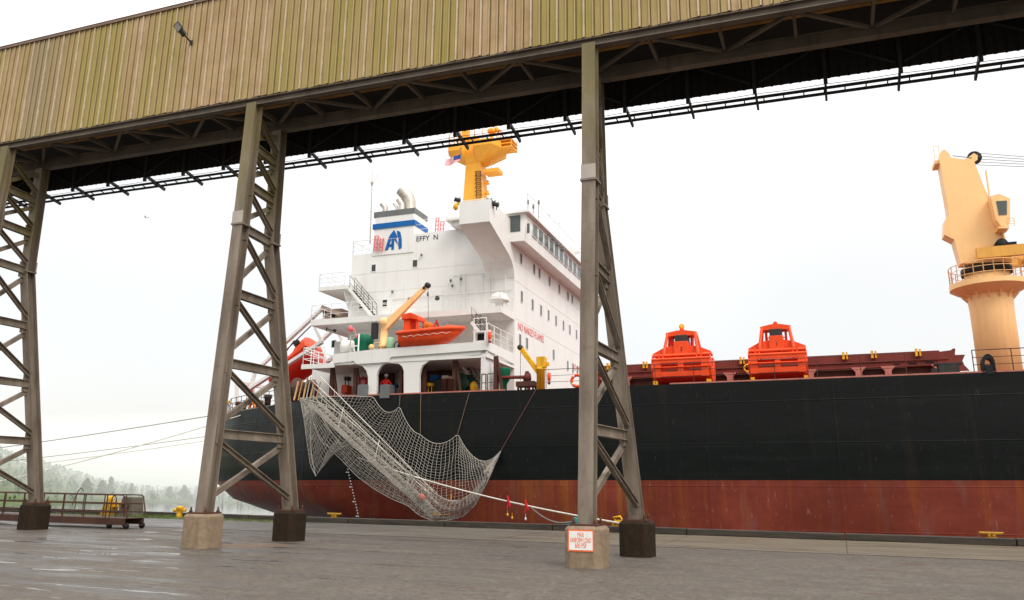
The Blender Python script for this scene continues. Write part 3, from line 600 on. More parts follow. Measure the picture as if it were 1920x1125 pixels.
g = MB(); g.rail([(UA, VF, wS), (UA, VS+.1, wS), (uS, VS+.1, wS)], 1.05, 3, 1.3, .028); g.rail([(uS, VS+.1, wC), (UF-3.4, VS+.1, wC)], 1.0, 3, 1.4, .022); g.build('top_railing', RL, ship)
# ---- wheelhouse and bridge wings
UW = UF+.95; w0 = PU(997, 463, UW)[2]; w1 = PU(985, 402, UW)[2]; vW = PU(983, 468, UW)[1]
print('wheelhouse', w0, w1, vW, PU(1093, 543, UW), PU(1088, 488, UW))
wh = MB(); wh.prism([(UW, vW, w0), (UW+.10, vW, w0+1.1), (UW+.10, vW, w1), (UF-4.2, vW, w1), (UF-4.2, vW, wC-.02), (UF-.02, vW, wC-.02), (UF-.02, vW, w0)], (0, VF+.1-vW, 0)); wheel = wh.build('wheelhouse', W, ship)
g = MB(); g.box((UF-4.5, vW-.3, w1+.002), (UW+.4, VF+.3, w1+.16)); g.build('wheelhouse_roof', W, ship)
bw = [(x, lerp(424, 505, (x-1000.5)/86.5)[()], lerp(447, 518, (x-1000.5)/84.5)[()]) for x in np.linspace(1002, 1087, 10)]
wt0, wt1, wb0, wb1 = PU(1003, 425, UW+.1)[2], PU(1085, 502, UW+.1)[2], PU(1003, 448, UW+.08)[2], PU(1085, 516, UW+.08)[2]; wt0 = wt1 = (wt0+wt1)/2; wb0 = wb1 = (wb0+wb1)/2
for i, (x, ya, yb) in enumerate(bw):
    p = PU(x, ya, UW+.1); q = PU(x, yb, UW+.08); d = .46; vv_ = lerp(PU(1003, 424, UW+.1)[1], PU(1085, 505, UW+.1)[1], i/9)[()]; p[2] = q[2] = 0; p[1] = vv_; p[2] = wt0+(wt1-wt0)*i/9; q[2] = wb0+(wb1-wb0)*i/9; f = MB(); f.box((UW+.105, p[1]-d-.07, q[2]-.12), (UW+.125, p[1]+d+.07, p[2]+.12)); o = f.build('window', W, wheel)
    f = MB(); f.box((UW+.126, p[1]-d, q[2]-.07), (UW+.132, p[1]+d, p[2]+.07)); o2 = f.build('pane', M['bglass'], wheel)
g = MB(); a, b = PV(951, 406, vW), PV(977, 428, vW); g.box((a[0], vW-.02, b[2]-.2), (b[0]-.05, vW-.003, a[2])); g.build('side_window', M['bglass'], wheel)
g = MB(); a, b = PV(988, 419, vW-.02), PV(993, 437, vW-.02); g.box((a[0], vW-.025, b[2]), (b[0], vW-.003, a[2])); g.build('side_window', M['bglass'], wheel)
wz = 19.05
wing = [(.2, 17.62), (3.6, 16.52), (4.2, 16.25), (4.55, 15.85), (4.78, 15.2), (4.78, 17.8), (vW, 17.8), (vW, wz-.1), (.2, wz)]
g = MB(); g.prism([(UF+.004, v, w_) for v, w_ in wing], (-2.0, 0, 0)); g.build('bridge_wing', W, ship)
g = MB(); g.prism([(UF-.3, 2*VC-v, w_) for v, w_ in wing], (-2.0, 0, 0)); g.build('bridge_wing', W, ship)
g = MB(); g.rail([(UW+.3, vW-.2, w1+.16), (UW+.3, VF, w1+.16)], 1.1, 3, 1.5, .022); g.rail([(UF-4.3, vW-.2, w1+.16), (UW+.3, vW-.2, w1+.16)], 1.1, 3, 1.4, .022); g.build('roof_railing', RL, ship)
g = MB(); p = PU(1078, 475, UW-.5); g.tube([(p[0], p[1], w1+.1), (p[0], p[1], p[2])], .09, 8); g.lathe([(.38, 0), (.42, .1), (.42, .62), (.30, .78), (.1, .84)], (p[0], p[1], p[2]), 16); g.build('radar_dome', W, ship)
for px, py, u_ in ((1036, 447, 0), (1045, 458, 0), (1054, 467, 0)):
    g = MB(); p = PU(px, py, UW+.55); g.box(p-np.array((.1, .16, .1)), p+np.array((.14, .16, .12))); g.tube([p, (UW, p[1]+.2, w1)], .025, 5); g.build('floodlamp', M['grey'], ship)
for px, py in ((859, 374), (925, 391), (931, 394), (918, 387)):
    g = MB(); p = PV(px, py, .7); p[2] = wz if px < 900 else p[2]; g.tube([p, p+np.array((0, 0, .28))], .03, 6); g.tube([p+np.array((-.2, -.1, .42)), p+np.array((.14, .05, .30))], .13, 10); g.tube([p+np.array((-.22, -.12, .25)), p+np.array((.2, -.1, .48))], .025, 5); g.build('searchlight', M['dark'], ship)
g = MB(); p = PV(854.5, 388, .5); g.ball(p, .16, 8, (1, 1, 1.4)); g.box(p+np.array((-.05, -.05, .15)), p+np.array((.3, .05, .25))); g.build('navigation_lamp', M['yellow'], ship)
for px, py, h in ((990, 377, 1.6), (1000, 385, 1.4), (1010, 378, 1.5), (1048, 415, 2.2), (1030, 400, 2.0)):
    g = MB(); p = PU(px, py, UF-1.5); g.tube([(p[0], p[1], w1), (p[0], p[1], p[2])], .028, 5); g.lathe([(.08, -.25), (.08, .1)], p, 8); g.build('aerial', M['grey'] if py < 390 else RL, ship)
# ---- radar mast
MY = M['mast']; mv = VC
a, b = PV(871, 379, mv), PV(913, 377, mv); c, d = PV(879, 311, mv), PV(906, 309, mv); z0 = w1+.1; z1 = (c[2]+d[2])/2; ma = (a[0]+b[0])/2; mr_ = (b[0]-a[0])/2; mb_ = (c[0]+d[0])/2; ms = (d[0]-c[0])/2
def frust(mb, c0, hx0, hy0, z0, c1, hx1, hy1, z1): return mb.hexa([(c0-hx0, mv-hy0, z0), (c0+hx0, mv-hy0, z0), (c0+hx0, mv+hy0, z0), (c0-hx0, mv+hy0, z0), (c1-hx1, mv-hy1, z1), (c1+hx1, mv-hy1, z1), (c1+hx1, mv+hy1, z1), (c1-hx1, mv+hy1, z1)])
g = MB(); frust(g, ma-.02, mr_*1.1, .9, z0-1.5, mb_, ms, .62, z1); frust(g, mb_, ms*1.02, .64, z1+.002, mb_+.1, ms*1.2, .72, z1+.9); mast = g.build('radar_mast', MY, ship)
pl_ = PV(847, 297, mv); pr_ = PV(945, 281, mv); pz = PV(895, 283, mv)[2]; pc = (pl_[0]+pr_[0])/2; ph = (pr_[0]-pl_[0])/2
g = MB(); oc = lambda hx, hy, cx, z: [(cx+x*hx, mv+y*hy, z) for x, y in ((-1, -.4), (-.62, -1), (.62, -1), (1, -.4), (1, .4), (.62, 1), (-.62, 1), (-1, .4))]
xr0, xr1 = PV(893, 300, mv)[0], pr_[0]; xl0, xl1 = pl_[0], PV(884, 295, mv)[0]; zr, zl = PV(920, 282, mv)[2], PV(865, 291, mv)[2]
for x0_m, x1_m, zz, hy, drop in ((xr0, xr1, zr, 1.7, 1.15), (xl0, xl1, zl, 1.5, .75)):
    cx_, hx_ = (x0_m+x1_m)/2, (x1_m-x0_m)/2; bx0 = max(x0_m+.3, min(x1_m-.3, mb_)); g = MB()
    R_ = [oc(.42, .6, bx0+(cx_-bx0)*.25, zz-drop), oc(hx_, hy, cx_, zz-.18), oc(hx_, hy, cx_, zz+.30)]; g.add(sum(R_, []), [(i*8+j, i*8+(j+1) % 8, (i+1)*8+(j+1) % 8, (i+1)*8+j) for i in range(2) for j in range(8)]+[tuple(range(8))[::-1], tuple(range(16, 24))]); g.build('mast_platform', MY, mast)
    g = MB(); q = oc(hx_-.05, hy-.05, cx_, zz+.30); g.rail(q+[q[0]], 1.0, 3, .9, .025); g.build('mast_railing', MY, mast)
frust_ = MB(); frust(frust_, mb_+.05, ms*1.0, .62, z1+.9, mb_-.05, ms*.75, .5, pz+.9); frust_.build('mast_column', MY, mast)
g = MB(); a = PV(936, 264, mv); b = PV(965, 281, mv)
for k in range(3): g.box((a[0], mv-.7, b[2]+.05+k*.3), (b[0], mv+.7, b[2]+.13+k*.3))
for x in (a[0]+.05, b[0]-.05): g.beam((x, mv-.68, b[2]), (x, mv-.68, a[2]+.1), .06, .06); g.beam((x, mv+.68, b[2]), (x, mv+.68, a[2]+.1), .06, .06)
g.beam((b[0]-.3, mv, b[2]), (pr_[0]-.4, mv, pz-.9), .05, .05); g.build('scanner_platform', MY, mast)
g = MB(); a = PV(872, 285, mv); b = PV(874, 238, mv); g.beam(a, b, .55, .5, (0, 1, 0)); g.beam(PV(885, 285, mv), PV(868, 250, mv), .14, .14); g.beam(PV(860, 285, mv), PV(858, 245, mv), .08, .08); g.beam(PV(866, 262, mv), PV(895, 258, mv), .5, .12); g.beam(PV(880, 262, mv), PV(893, 285, mv), .08, .08)
for x in (852, 862): g.tube([PV(x, 290, mv-.8), PV(x, 246, mv-.8)], .03, 5)
g.build('mast_frame', MY, mast)
g = MB(); a = PV(923, 285, mv); b = PV(922, 246, mv); g.tube([a, b], [.16, .12], 10); g.lathe([(.25, 0), (.36, .12), (.36, .32), (.15, .4)], b-np.array((0, 0, .2)), 12); g.tube([b+np.array((.35, 0, .2)), b+np.array((.62, 0, -.1))], .18, 8); g.build('radar_post', MY, mast)
g = MB(); a = PV(899, 372, mv-.85); b = PV(898, 322, mv-.62); L = 15
for i in range(L):
    p = lerp(a, b, i/(L-1)); g.tube([p+np.array((-.2, -.12, 0)), p+np.array((.2, -.12, 0))], .025, 5)
    if i % 2: g.tube([p+np.array((.26*math.cos(t), -.15-.26*abs(math.sin(t)), .05)) for t in np.linspace(0, PI, 7)], .028, 5)
for s_ in (-.2, .2): g.tube([a+np.array((s_, -.12, 0)), b+np.array((s_, -.12, 0))], .03, 5)
g.build('caged_ladder', M['brown'], mast)
for y in (343, 362):
    g = MB(); p = PV(914, y, mv); g.tube([p-np.array((.5, 0, 0)), p], .05, 6); g.lathe([(.05, 0), (.2, .05), (.2, .12), (.1, .15), (.1, .35)], p-np.array((0, 0, .15)), 10); g.build('mast_lamp', MY, mast)
g = MB(); bx(g, 907, 317, 934, 320, mv-.6, mv+.5); q = [PV(909, 317, mv-.6), PV(934, 317, mv-.6)]; g.rail(q, .7, 2, .6, .02); g.build('lamp_platform', MY, mast)
# ---- upper deck, lower deck, platforms
V2 = 2.35; wu = PV(725, 600.6, V2)[2]; ul = PV(582, 611, V2)[0]; ur = PV(939.5, 585, V2)[0]
print('upper deck', wu, ul, ur, UF)
g = MB(); g.box((ul, V2, wu), (UF-.004, VS+.0, wu+.40)); g.box((ul, VS, wu), (UA-.002, VF, wu+.40)); g.build('upper_deck', W, ship)
g = MB(); g.rail([(ul, 10, wu+.4), (ul, V2+.05, wu+.4), (UF-.1, V2+.05, wu+.4), (UF-.1, VS, wu+.4)], 1.0, 3, 1.5, .02); g.build('deck_railing', RL, ship)
low = MB()
poly(low, [(624, 664), (700, 655.2), (805, 647.5), (911, 639.6), (913, 656), (880, 658.2), (735, 668.8), (732, 670.5), (730, 674), (730, 678.6), (668, 682.5), (664, 676.5), (640, 679), (624, 681.5)], 0, .08)
a = PV(640, 684, 0); wl_ = PV(668, 672, 0)[2]; ul2 = PV(565, 690, 0)[0]
wl0 = PV(600, 686, .05)[2]
low.box((ul2, .085, wl0), (UF-.006, VS-.002, wl0+.14)); low.box((ul2, VS-.002, wl0), (UA-.003, 14, wl0+.14)); low.build('lower_deck', W, ship)
g = MB(); bx(g, 565, 683.5, 626, 689, -.003, .082); g.build('deck_edge', W, ship)
g = MB(); g.prism([(UF-.005, .09, PV(912, 639.6, 0)[2]), (UF-.005, VS, PV(912, 639.6, 0)[2]), (UF-.005, VS, PV(913, 656, 0)[2]-.15), (UF-.005, .09, PV(913, 656, 0)[2])], (-.08, 0, 0)); g.build('lower_deck_bulwark', W, ship)
g = MB(); g.rail([(ul2+.05, 3.5, wl0+.14), (ul2+.05, .06, wl0+.14), (PV(606, 684, 0)[0], .06, wl0+.14)], 1.05, 3, .8, .03); g.tube([(ul2+.1, .06, wl0+1.05), (PV(604, 680, 0)[0], .06, wl0+.5)], .03, 5); g.build('deck_railing', RL, ship)
wtop = PV(912, 639.6, 0)[2]; g = MB(); g.rail([(UF-.05, .15, wtop), (UF-.05, VS-.1, wtop)], 1.1, 3, 1.2, .03); g.build('deck_railing', RL, ship)
# screen wall with rounded openings under the lower deck
for pts in ([(690, 743), (690, 706), (687, 695), (680, 687), (668, 683), (700, 679), (722, 679), (714, 687), (709, 694), (706, 704), (706, 742)], [(757, 742), (757, 696), (754, 687), (748, 682), (734, 681), (734, 676), (812, 672), (802, 678), (792, 685), (788, 694), (786, 704), (786, 740)]):
    g = MB(); poly(g, pts, .12, .34); g.build('deck_pillar', W, ship)
g = MB(); bx(g, 902, 657, 909.5, 740, .1, 1.5); p = PV(902, 662, .1); g.build('deck_pillar', W, ship)
for q_ in ((700, 668, 735, 744), (788, 660, 855, 744)): g = MB(); bx(g, *q_, 4.3, 4.6); g.build('inner_bulkhead', M['brown'], ship)  # dark sheets added for the deep shade inside the openings
g = MB(); poly(g, [(668, 684.5), (735, 680.5), (790, 675.5), (850, 669.5), (904, 664), (912, 662), (912, 652), (668, 674)], .10, .36); g.build('deck_girder', W, ship)
g = MB(); bx(g, 586, 690, 690, 746, 3.6, 3.75); g.build('inner_bulkhead', W, ship)
g = MB(); g.box((ul2+.3, 3.9, WD), (ul2+.65, 4.2, wl0)); g.build('deck_pillar', W, ship)
BRN = M['brown']
for x, y0, y1, A_ in ((624, 690, 744, 1), (668, 690, 744, 1), (708, 688, 742, 0), (753, 692, 742, 1), (797, 676, 742, 0), (853, 664, 738, 1), (930, 668, 735, 1)):
    g = MB(); p, q = PV(x, y0, .7), PV(x, y1, .7); g.beam((p[0], .7, WD-.02), p, .22, .22, (0, 1, 0))
    if A_: g.beam((p[0]+.42, .7, WD-.02), (p[0]+.05, .7, p[2]), .14, .14, (0, 1, 0))
    g.build('roller_post', BRN, ship)
for x0, x1 in ((670.5, 687), (712.5, 729)):
    g = MB(); a, b = PV(x0, 721, -.08), PV(x1, 746, -.08); g.prism([(a[0], -.08, b[2]), (b[0], -.08, b[2]), (b[0], -.08, a[2]-.06), (b[0]-.1, -.08, a[2]), (a[0]+.1, -.08, a[2]), (a[0], -.08, a[2]-.06)], (0, .7, 0)); g.build('fairlead_chock', M['grey'], ship)
# platform abaft the house and the inclined ladder down its side
va = VS-.9; g = MB(); a, b = PV(597, 536, va), PV(652, 545.5, va); wp = (PV(597, 545.5, va)[2]+PV(650, 541, va)[2])/2
g.box((a[0], va, wp), (UA-.003, 13, wp+.26)); g.box((UA-.003, va, wp), (b[0], VS-.003, wp+.26)); g.build('side_platform', W, ship)
g = MB(); g.rail([(a[0]+.05, 9, wp+.26), (a[0]+.05, va+.05, wp+.26), (b[0]-.3, va+.05, wp+.26)], .95, 3, 1.0, .024); g.build('platform_railing', RL, ship)
g = MB(); g.prism([(UA, VS-.012, wp), (UA-.02, va+.1, wp), (UA-.02, VS-.012, wp-1.3)], (-.08, 0, 0)); g.build('bracket', W, ship)
def stair(x0, y0, x1, y1, v, wd, mat, hr, n=11, name='inclined_ladder'):
    p, q = PV(x0, y0, v), PV(x1, y1, v); g = MB()
    for s_ in (0, wd): g.beam(p+np.array((0, s_, 0)), q+np.array((0, s_, 0)), .05, .2, (0, 0, 1))
    o = g.build(name, W, ship); g = MB()
    for i in range(n): t = lerp(p, q, (i+.5)/n); g.box(t+np.array((-.13, .03, -.02)), t+np.array((.13, wd-.03, .02)))
    g.build('tread', mat, o)
    g = MB()
    for s_ in (0, wd):
        up = np.array((0, s_, .92)); mid = np.array((0, s_, .46)); a = lerp(p, q, .04); b = lerp(p, q, .96)
        g.tube([a+np.array((0, s_, 0)), a+up+np.array((-.05, 0, .1)), lerp(a, b, .5)+up, b+up, b+np.array((.05, s_, .1))], hr, 5); g.tube([a+mid, b+mid], hr*.8, 5)
        for t in (.3, .62): m_ = lerp(a, b, t); g.tube([m_+np.array((0, s_, 0)), m_+up], hr*.8, 5)
    g.build('handrail', M['dark'], o)
stair(654, 541, 699, 594, 3.9, .62, M['dark'], .022)
stair(884, 604, 912, 640, 2.0, .6, M['grey'], .022, 8); stair(857, 672, 902, 737, 3.4, .7, M['brown'], .024, 12)
# small fittings on the side wall
def bits(name, mat, lst):
    for x0, y0, x1, y1, v0, v1 in lst: g = MB(); bx(g, x0, y0, x1, y1, v0, v1); g.build(name, mat, ship)
g = MB()
for x in (862, 872, 905, 918, 923): g.tube([PV(x, 512, VS-.07), PV(x, 588, VS-.07)], .03, 5)
for x0, x1, y in ((850, 960, 552), (735, 850, 561), (850, 962, 516)): g.tube([PV(x0, y, VS-.07), PV(x1, y-(x1-x0)*.085, VS-.07)], .022, 5)
g.build('wall_pipe', RL, ship)
g = MB()
for x in (760, 792, 838, 875, 892, 948): g.tube([PV(x, 600-(x-760)*.08, VS-.2), PV(x, 528-(x-760)*.06, VS-.2)], .028, 5)
g.build('awning_stanchion', RL, ship)
for x, y in ((735.5, 547), (848, 536), (864, 523), (845, 526), (640, 616), (790, 478)):
    g = MB(); p = PV(x, y, VS-.15); g.ball(p, .08, 6, (1, 1, 1.4)); g.tube([p, p+np.array((0, .15, .1))], .02, 5); g.build('wall_lamp', M['grey'], ship)
p = PV(820, 570, VS); g = MB(); a_, b_ = PV(812, 546, VS), PV(829, 588, VS); g.box((a_[0], VS-.05, b_[2]), (b_[0], VS-.002, a_[2])); door = g.build('door', W, ship); g = MB(); c = PV(820, 559.5, VS-.05); g.lathe([(.17, 0), (.17, .02)], c, 16, (0, -1, 0)); g.build('porthole', M['glass'], door)
g = MB(); a_, b_ = PV(628, 641, VS), PV(641, 664, VS); g.box((a_[0], VS-.05, b_[2]-.4), (b_[0], VS-.002, a_[2])); g.build('door', W, ship)
p = PV(936, 583, 3.4); g = MB(); g.lathe([(.26, 0), (.26, .5), (.62, .52), (.62, .62), (.5, .95), (.2, 1.1)], (p[0], 3.4, wu+.4), 16); g.build('mushroom_vent', W, ship)
p = PV(637, 655, 1.2); g = MB(); g.tube([PV(613, 612, 3.2), PV(612, 621, 3.2)], .04, 5); g.tube([PV(612, 616, 3.2), PV(628, 621, 3.2)], .03, 5); g.lathe([(.06, 0), (.13, .15)], PV(628, 619, 3.2)-np.array((0, 0, .12)), 8); g.build('deckhead_lamp', M['dark'], ship)
g = MB()
for x0, y0, x1, y1 in ((640, 613, 657, 627), (694, 609, 706, 617), (835, 597, 850, 610)): g.beam(PV(x0, y0, 3.4), PV(x1, y1, VS-.2), .08, .12)
g.build('deck_knee', W, ship)
g = MB(); a_, b_ = PV(888, 623.5, .5), PV(911, 640, .5); g.box((a_[0], .5, b_[2]-.4), (b_[0], .58, b_[2]+.07)); g.box((a_[0], .5, b_[2]+.07), (a_[0]+.1, .58, a_[2])); g.box((b_[0]-.1, .5, b_[2]+.07), (b_[0], .58, a_[2])); g.box((a_[0]-.05, .5, a_[2]), (b_[0]+.05, 1.6, a_[2]+.08)); g.box((a_[0]+.1, .9, b_[2]-.3), (b_[0]-.1, 1.0, a_[2])); g.build('life_jacket_locker', W, ship)
g = MB(); g.box((a_[0]+.1, .88, b_[2]+.07), (b_[0]-.1, .895, a_[2]-.02)); g.build('locker_opening', M['black'], ship)
g = MB(); g.rail([(a_[0], .55, a_[2]+.1), (b_[0], .55, a_[2]+.1)], .75, 2, .8, .03); g.build('locker_railing', RL, ship)
# rescue boat davit (yellow)
DV = M['crane']; p = PV(719, 650, .8); wdk = wl0+.14; g = MB(); g.lathe([(.45, 0), (.45, .12), (.27, .14), (.27, .7), (.33, .72), (.33, .85), (.25, .87), (.24, 2.1), (.3, 2.15), (.3, 2.45), (.12, 2.6)], (p[0], .8, wdk+.2), 16)
dav = g.build('rescue_davit', DV, ship); b0 = PV(721, 614, .8); b1 = PV(802, 535, .8); g = MB(); d = nrm(b1-b0); nrm_ = np.cross(d, (0, 1, 0)); g.add([b0+nrm_*.26+np.array((0, -.17, 0)), b0-nrm_*.26+np.array((0, -.17, 0)), b1-nrm_*.11+np.array((0, -.1, 0)), b1+nrm_*.11+np.array((0, -.1, 0)), b0+nrm_*.26+np.array((0, .17, 0)), b0-nrm_*.26+np.array((0, .17, 0)), b1-nrm_*.11+np.array((0, .1, 0)), b1+nrm_*.11+np.array((0, .1, 0))], [(0, 1, 2, 3), (7, 6, 5, 4), (0, 4, 5, 1), (1, 5, 6, 2), (2, 6, 7, 3), (3, 7, 4, 0)]); g.build('boom', DV, dav)
g = MB(); g.lathe([(.17, -.12), (.17, .12)], b1, 12, (0, 1, 0)); g.lathe([(.1, -.14), (.1, .14)], b1-d*.25-nrm_*.0, 10, (0, 1, 0)); g.build('sheave', M['dark'], dav)
hook = PV(803, 603, .8); g = MB(); g.tube([b1+np.array((.03, 0, -.1)), hook], .018, 5); g.lathe([(.06, -.15), (.07, 0), (.04, .12)], lerp(b1, hook, .23), 8); g.build('fall_wire', M['greyrope'], dav)
g = MB(); g.lathe([(.22, 0), (.24, .08), (.24, .62), (.16, .72)], (p[0]+.62, .55, wdk+.75), 14); g.build('accumulator', M['mint'], dav)
g = MB(); g.box((p[0]-.55, .5, wdk), (p[0]+.75, 1.0, wdk+.5)); g.build('winch', M['dark'], dav); g = MB(); g.torus((p[0]+1.15, .5, wdk+.95), .24, .03, (0, 1, 0)); g.beam((p[0]+1.15, .5, wdk), (p[0]+1.15, .5, wdk+.95), .05, .05, (0, 1, 0)); g.build('handwheel', M['dark'], dav); g = MB(); g.box((p[0]-.8, .6, wdk+1.5), (p[0]-.45, .9, wdk+2.5)); g.build('control_box', M['dark'], dav)
g = MB(); g.lathe([(.16, 0), (.18, .1), (.12, .2)], (p[0]-.55, .35, wdk+.9), 12, (0, -1, 0)); g.rail([(p[0]-.4, .3, wdk+.2), (p[0]+.1, .3, wdk+.2)], .95, 2, .5, .025); g.build('hose_reel', DV, dav)
# white buoyant canister on its cradle
g = MB(); p = PV(655, 650, 1.2); p[2] -= wdk+.75; wdk += p[2]; g.lathe([(.05, -.58), (.34, -.52), (.40, -.42), (.40, .42), (.34, .52), (.05, .58)], (p[0], 1.2, wdk+.75), 16, (.82, .57, 0)); g.lathe([(.42, -.03), (.42, .03)], (p[0], 1.2, wdk+.75), 16, (.82, .57, 0)); g.box((p[0]-.4, .9, wdk-.2), (p[0]+.6, 1.5, wdk+.3)); g.build('liferaft_canister', W, ship); wdk -= p[2]
# mooring winch and other deck machinery in the openings
g = MB(); p = PV(869, 727, 2.0); q = (p[0], 2.0, WD+.75); g.lathe([(.62, -.5), (.62, -.44), (.3, -.43), (.3, .43), (.62, .44), (.62, .5)], q, 20, (.2, 1, 0)); g.box((q[0]-.9, 1.4, WD), (q[0]+.9, 2.6, WD+.25)); g.build('mooring_winch', paint('dark green machinery', (.02, .07, .045), .5, .2, RUST, .3), ship)
g = MB(); g.lathe([(.3, -.45), (.3, .45)], q, 14, (.2, 1, 0)); g.build('winch_rope', M['greyrope'], ship)
for (x0, y0, x1, y1, v0, v1, mk, nm) in ((800, 718, 809, 724, 1.2, 1.6, 'yellow', 'deck_bin'), (806, 703, 820, 714, 2.5, 3, 'blue', 'drum_rack'), (733, 720, 742, 726, 2, 2.6, 'blue', 'bench'), (812, 712, 840, 735, 1.6, 2.6, 'dark', 'hydraulic_pump'), (640, 722, 650, 737, 2.2, 2.8, 'orange', 'fire_box'), (645, 706, 653, 713, 2.6, 3, 'dark', 'deck_speaker'), (655, 715, 664, 740, 2.8, 3.2, 'whiterail', 'electric_box'), (828, 704, 839, 722, 2.2, 3, 'whiterail', 'electric_box')):
    g = MB(); bx(g, x0, y0, x1, y1, v0, v1); a, b = PV(x0, y0, v0), PV(x1, y1, v0)
    for x in (a[0]+.05, b[0]-.05): g.box((x-.03, v0+.1, WD), (x+.03, v0+.16, b[2]-.002))
    g.build(nm, M[mk], ship, bevel=.03)
g = MB(); p = PV(888, 726, 1.4); g.ball((p[0], 1.4, WD+.42), .3, 10, (.75, .75, 1.25)); g.build('marker_float', M['yellow'], ship)
g = MB()
for x in (833, 844): a = PV(x, 712, .3); g.lathe([(.16, 0), (.16, .82), (.2, .84), (.2, .95)], (a[0], .35, WD-.03), 12)
g.build('mooring_bitts', BRN, ship)
g = MB(); p = PV(944, 722, 1.2); g.lathe([(.2, 0), (.2, .5), (.36, .75), (.42, 1.35), (.42, 1.45)], (p[0], 1.2, WD), 14); g.build('green_hopper', M['green'], ship)
g = MB(); a, b = PV(932, 708, .9), PV(990, 707, .9); g.tube([a, b], .10, 10); g.tube([a, (a[0], .9, WD)], .1, 10); g.tube([(b[0], .9, b[2]), (b[0]+.05, .9, WD)], .1, 8); g.lathe([(.24, -.12), (.24, .12)], b, 12, (1, 0, 0)); g.build('fuel_pipe', M['rusty'], ship)
g = MB(); a, b = PV(969, 716, .9), PV(1003, 724, .9); g.box((a[0], .7, b[2]), (b[0], 1.5, a[2]))
for x in (a[0]+.1, (a[0]+b[0])/2, b[0]-.1): g.box((x-.05, .8, WD), (x+.05, .9, b[2]-.002)); g.box((x-.05, 1.3, WD), (x+.05, 1.4, b[2]-.002))
g.lathe([(.2, 0), (.25, .15), (.1, .6)], (b[0]-.5, 1.0, a[2]+.002), 10); g.build('gangway_winch', BRN, ship)
g = MB(); p = PV(934, 702, .5); g.rail([(PV(903, 735, .1)[0], .1, WD), (PV(911, 735, .1)[0], .1, WD)], 1.0, 2, .6, .03); g.rail([(PV(914, 735, .1)[0], .1, WD), (PV(927, 735, .1)[0], .1, WD)], 1.0, 2, .8, .03); g.build('deck_railing', BRN, ship)
# small provision crane
p = PV(1014, 723, .7); YC = M['yellow']; hd = PV(1014, 690, .7); g = MB(); g.lathe([(.24, 0), (.24, hd[2]-WD-.15), (.3, hd[2]-WD-.12), (.3, hd[2]-WD)], (p[0], .7, WD), 14); pc_ = g.build('gangway_crane', YC, ship)
g = MB(); g.box((p[0]-.18, .45, hd[2]+.002), (p[0]+.3, .95, hd[2]+.62)); g.box((p[0]+.3, .6, hd[2]+.1), (p[0]+.5, .75, hd[2]+.3)); g.build('crane_head', YC, pc_)
g = MB(); a, b = PV(1009, 697, .7), PV(976, 652, .7); g.beam(a, b, .26, .3, (0, 1, 0)); g.build('boom', YC, pc_)
g = MB(); g.lathe([(.16, -.15), (.16, .15)], b, 12, (0, 1, 0)); g.tube([b, b+np.array((0, 0, -1.9))], .014, 4); g.build('boom_tip', M['dark'], pc_)
# deck edge railing, fore part
g = MB(); ux = PV(1024, 730, .15)[0]
g.rail([(ux, .15, WD+.05), (PV(1700, 700, .15)[0], .15, WD+.05)], 1.05, 3, 2.1, .02); g.rail([(PV(1826, 690, .15)[0], .15, WD+.05), (26, .15, WD+.05)], 1.05, 3, 1.6, .025); g.build('bulwark_railing', BRN, ship)
g = MB(); uq = [(u, v, WD) for u, v in outline(WD)]; st = [p for p in uq if p[0] < -30.6 and p[1] <= VC+8]
st = [np.array(p)+np.array((.25, .15, 0)) for p in st]; g.rail(st, 1.05, 3, 1.25, .025); g.build('stern_railing', BRN, ship)
# clutter on the stern: mooring gear seen over the bulwark
for x, y, v, mk, h, r in ((502, 752, 5.5, 'dark', 1.0, .22), (419, 770, 8.0, 'yellow', 1.0, .28), (452, 768, 7, 'brown', .7, .35), (483, 760, 6.2, 'brown', .7, .3)):
    g = MB(); p = PV(x, y, v); g.lathe([(r, 0), (r, h*.7), (r*1.3, h*.75), (r*1.3, h)], (p[0], v, WD), 12); g.build('deck_vent', M[mk], ship)
g = MB(); p = PV(551, 745, 2.2); g.lathe([(.85, -.6), (.85, -.5), (.4, -.48), (.4, .48), (.85, .5), (.85, .6)], (p[0], 3.2, WD+.85), 20, (.4, .9, 0)); g.build('stern_winch', BRN, ship)
g = MB(); p = PV(551, 745, 2.2); g.lathe([(.62, -.46), (.62, .46)], (p[0], 3.2, WD+.85), 20, (.4, .9, 0)); g.build('winch_rope', M['black'], ship)
for i, (x, y, dy) in enumerate(((560, 715, 0), (568, 712, 1), (577, 708, 0), (583, 706, 1), (590, 712, 0), (601, 716, 1))):
    g = MB(); p = PV(x, y, 1.0); q = np.array((p[0]-.25, 1.0, WD)); g.tube([q, p], .06 if i % 2 == 0 else .035, 6); g.build('tool_pole', M['crane'] if i != 3 else M['whiterail'], ship)
g = MB(); a, b = PV(462, 764, 5.2), PV(476, 769, 5.2); g.torus(((a[0]+b[0])/2, 5.4, WD+.12), .34, .11, (.4, .9, 0), 18, 8); g.build('panama_chock', paint('orange chock paint', (.75, .22, .03), .5, .15), ship)
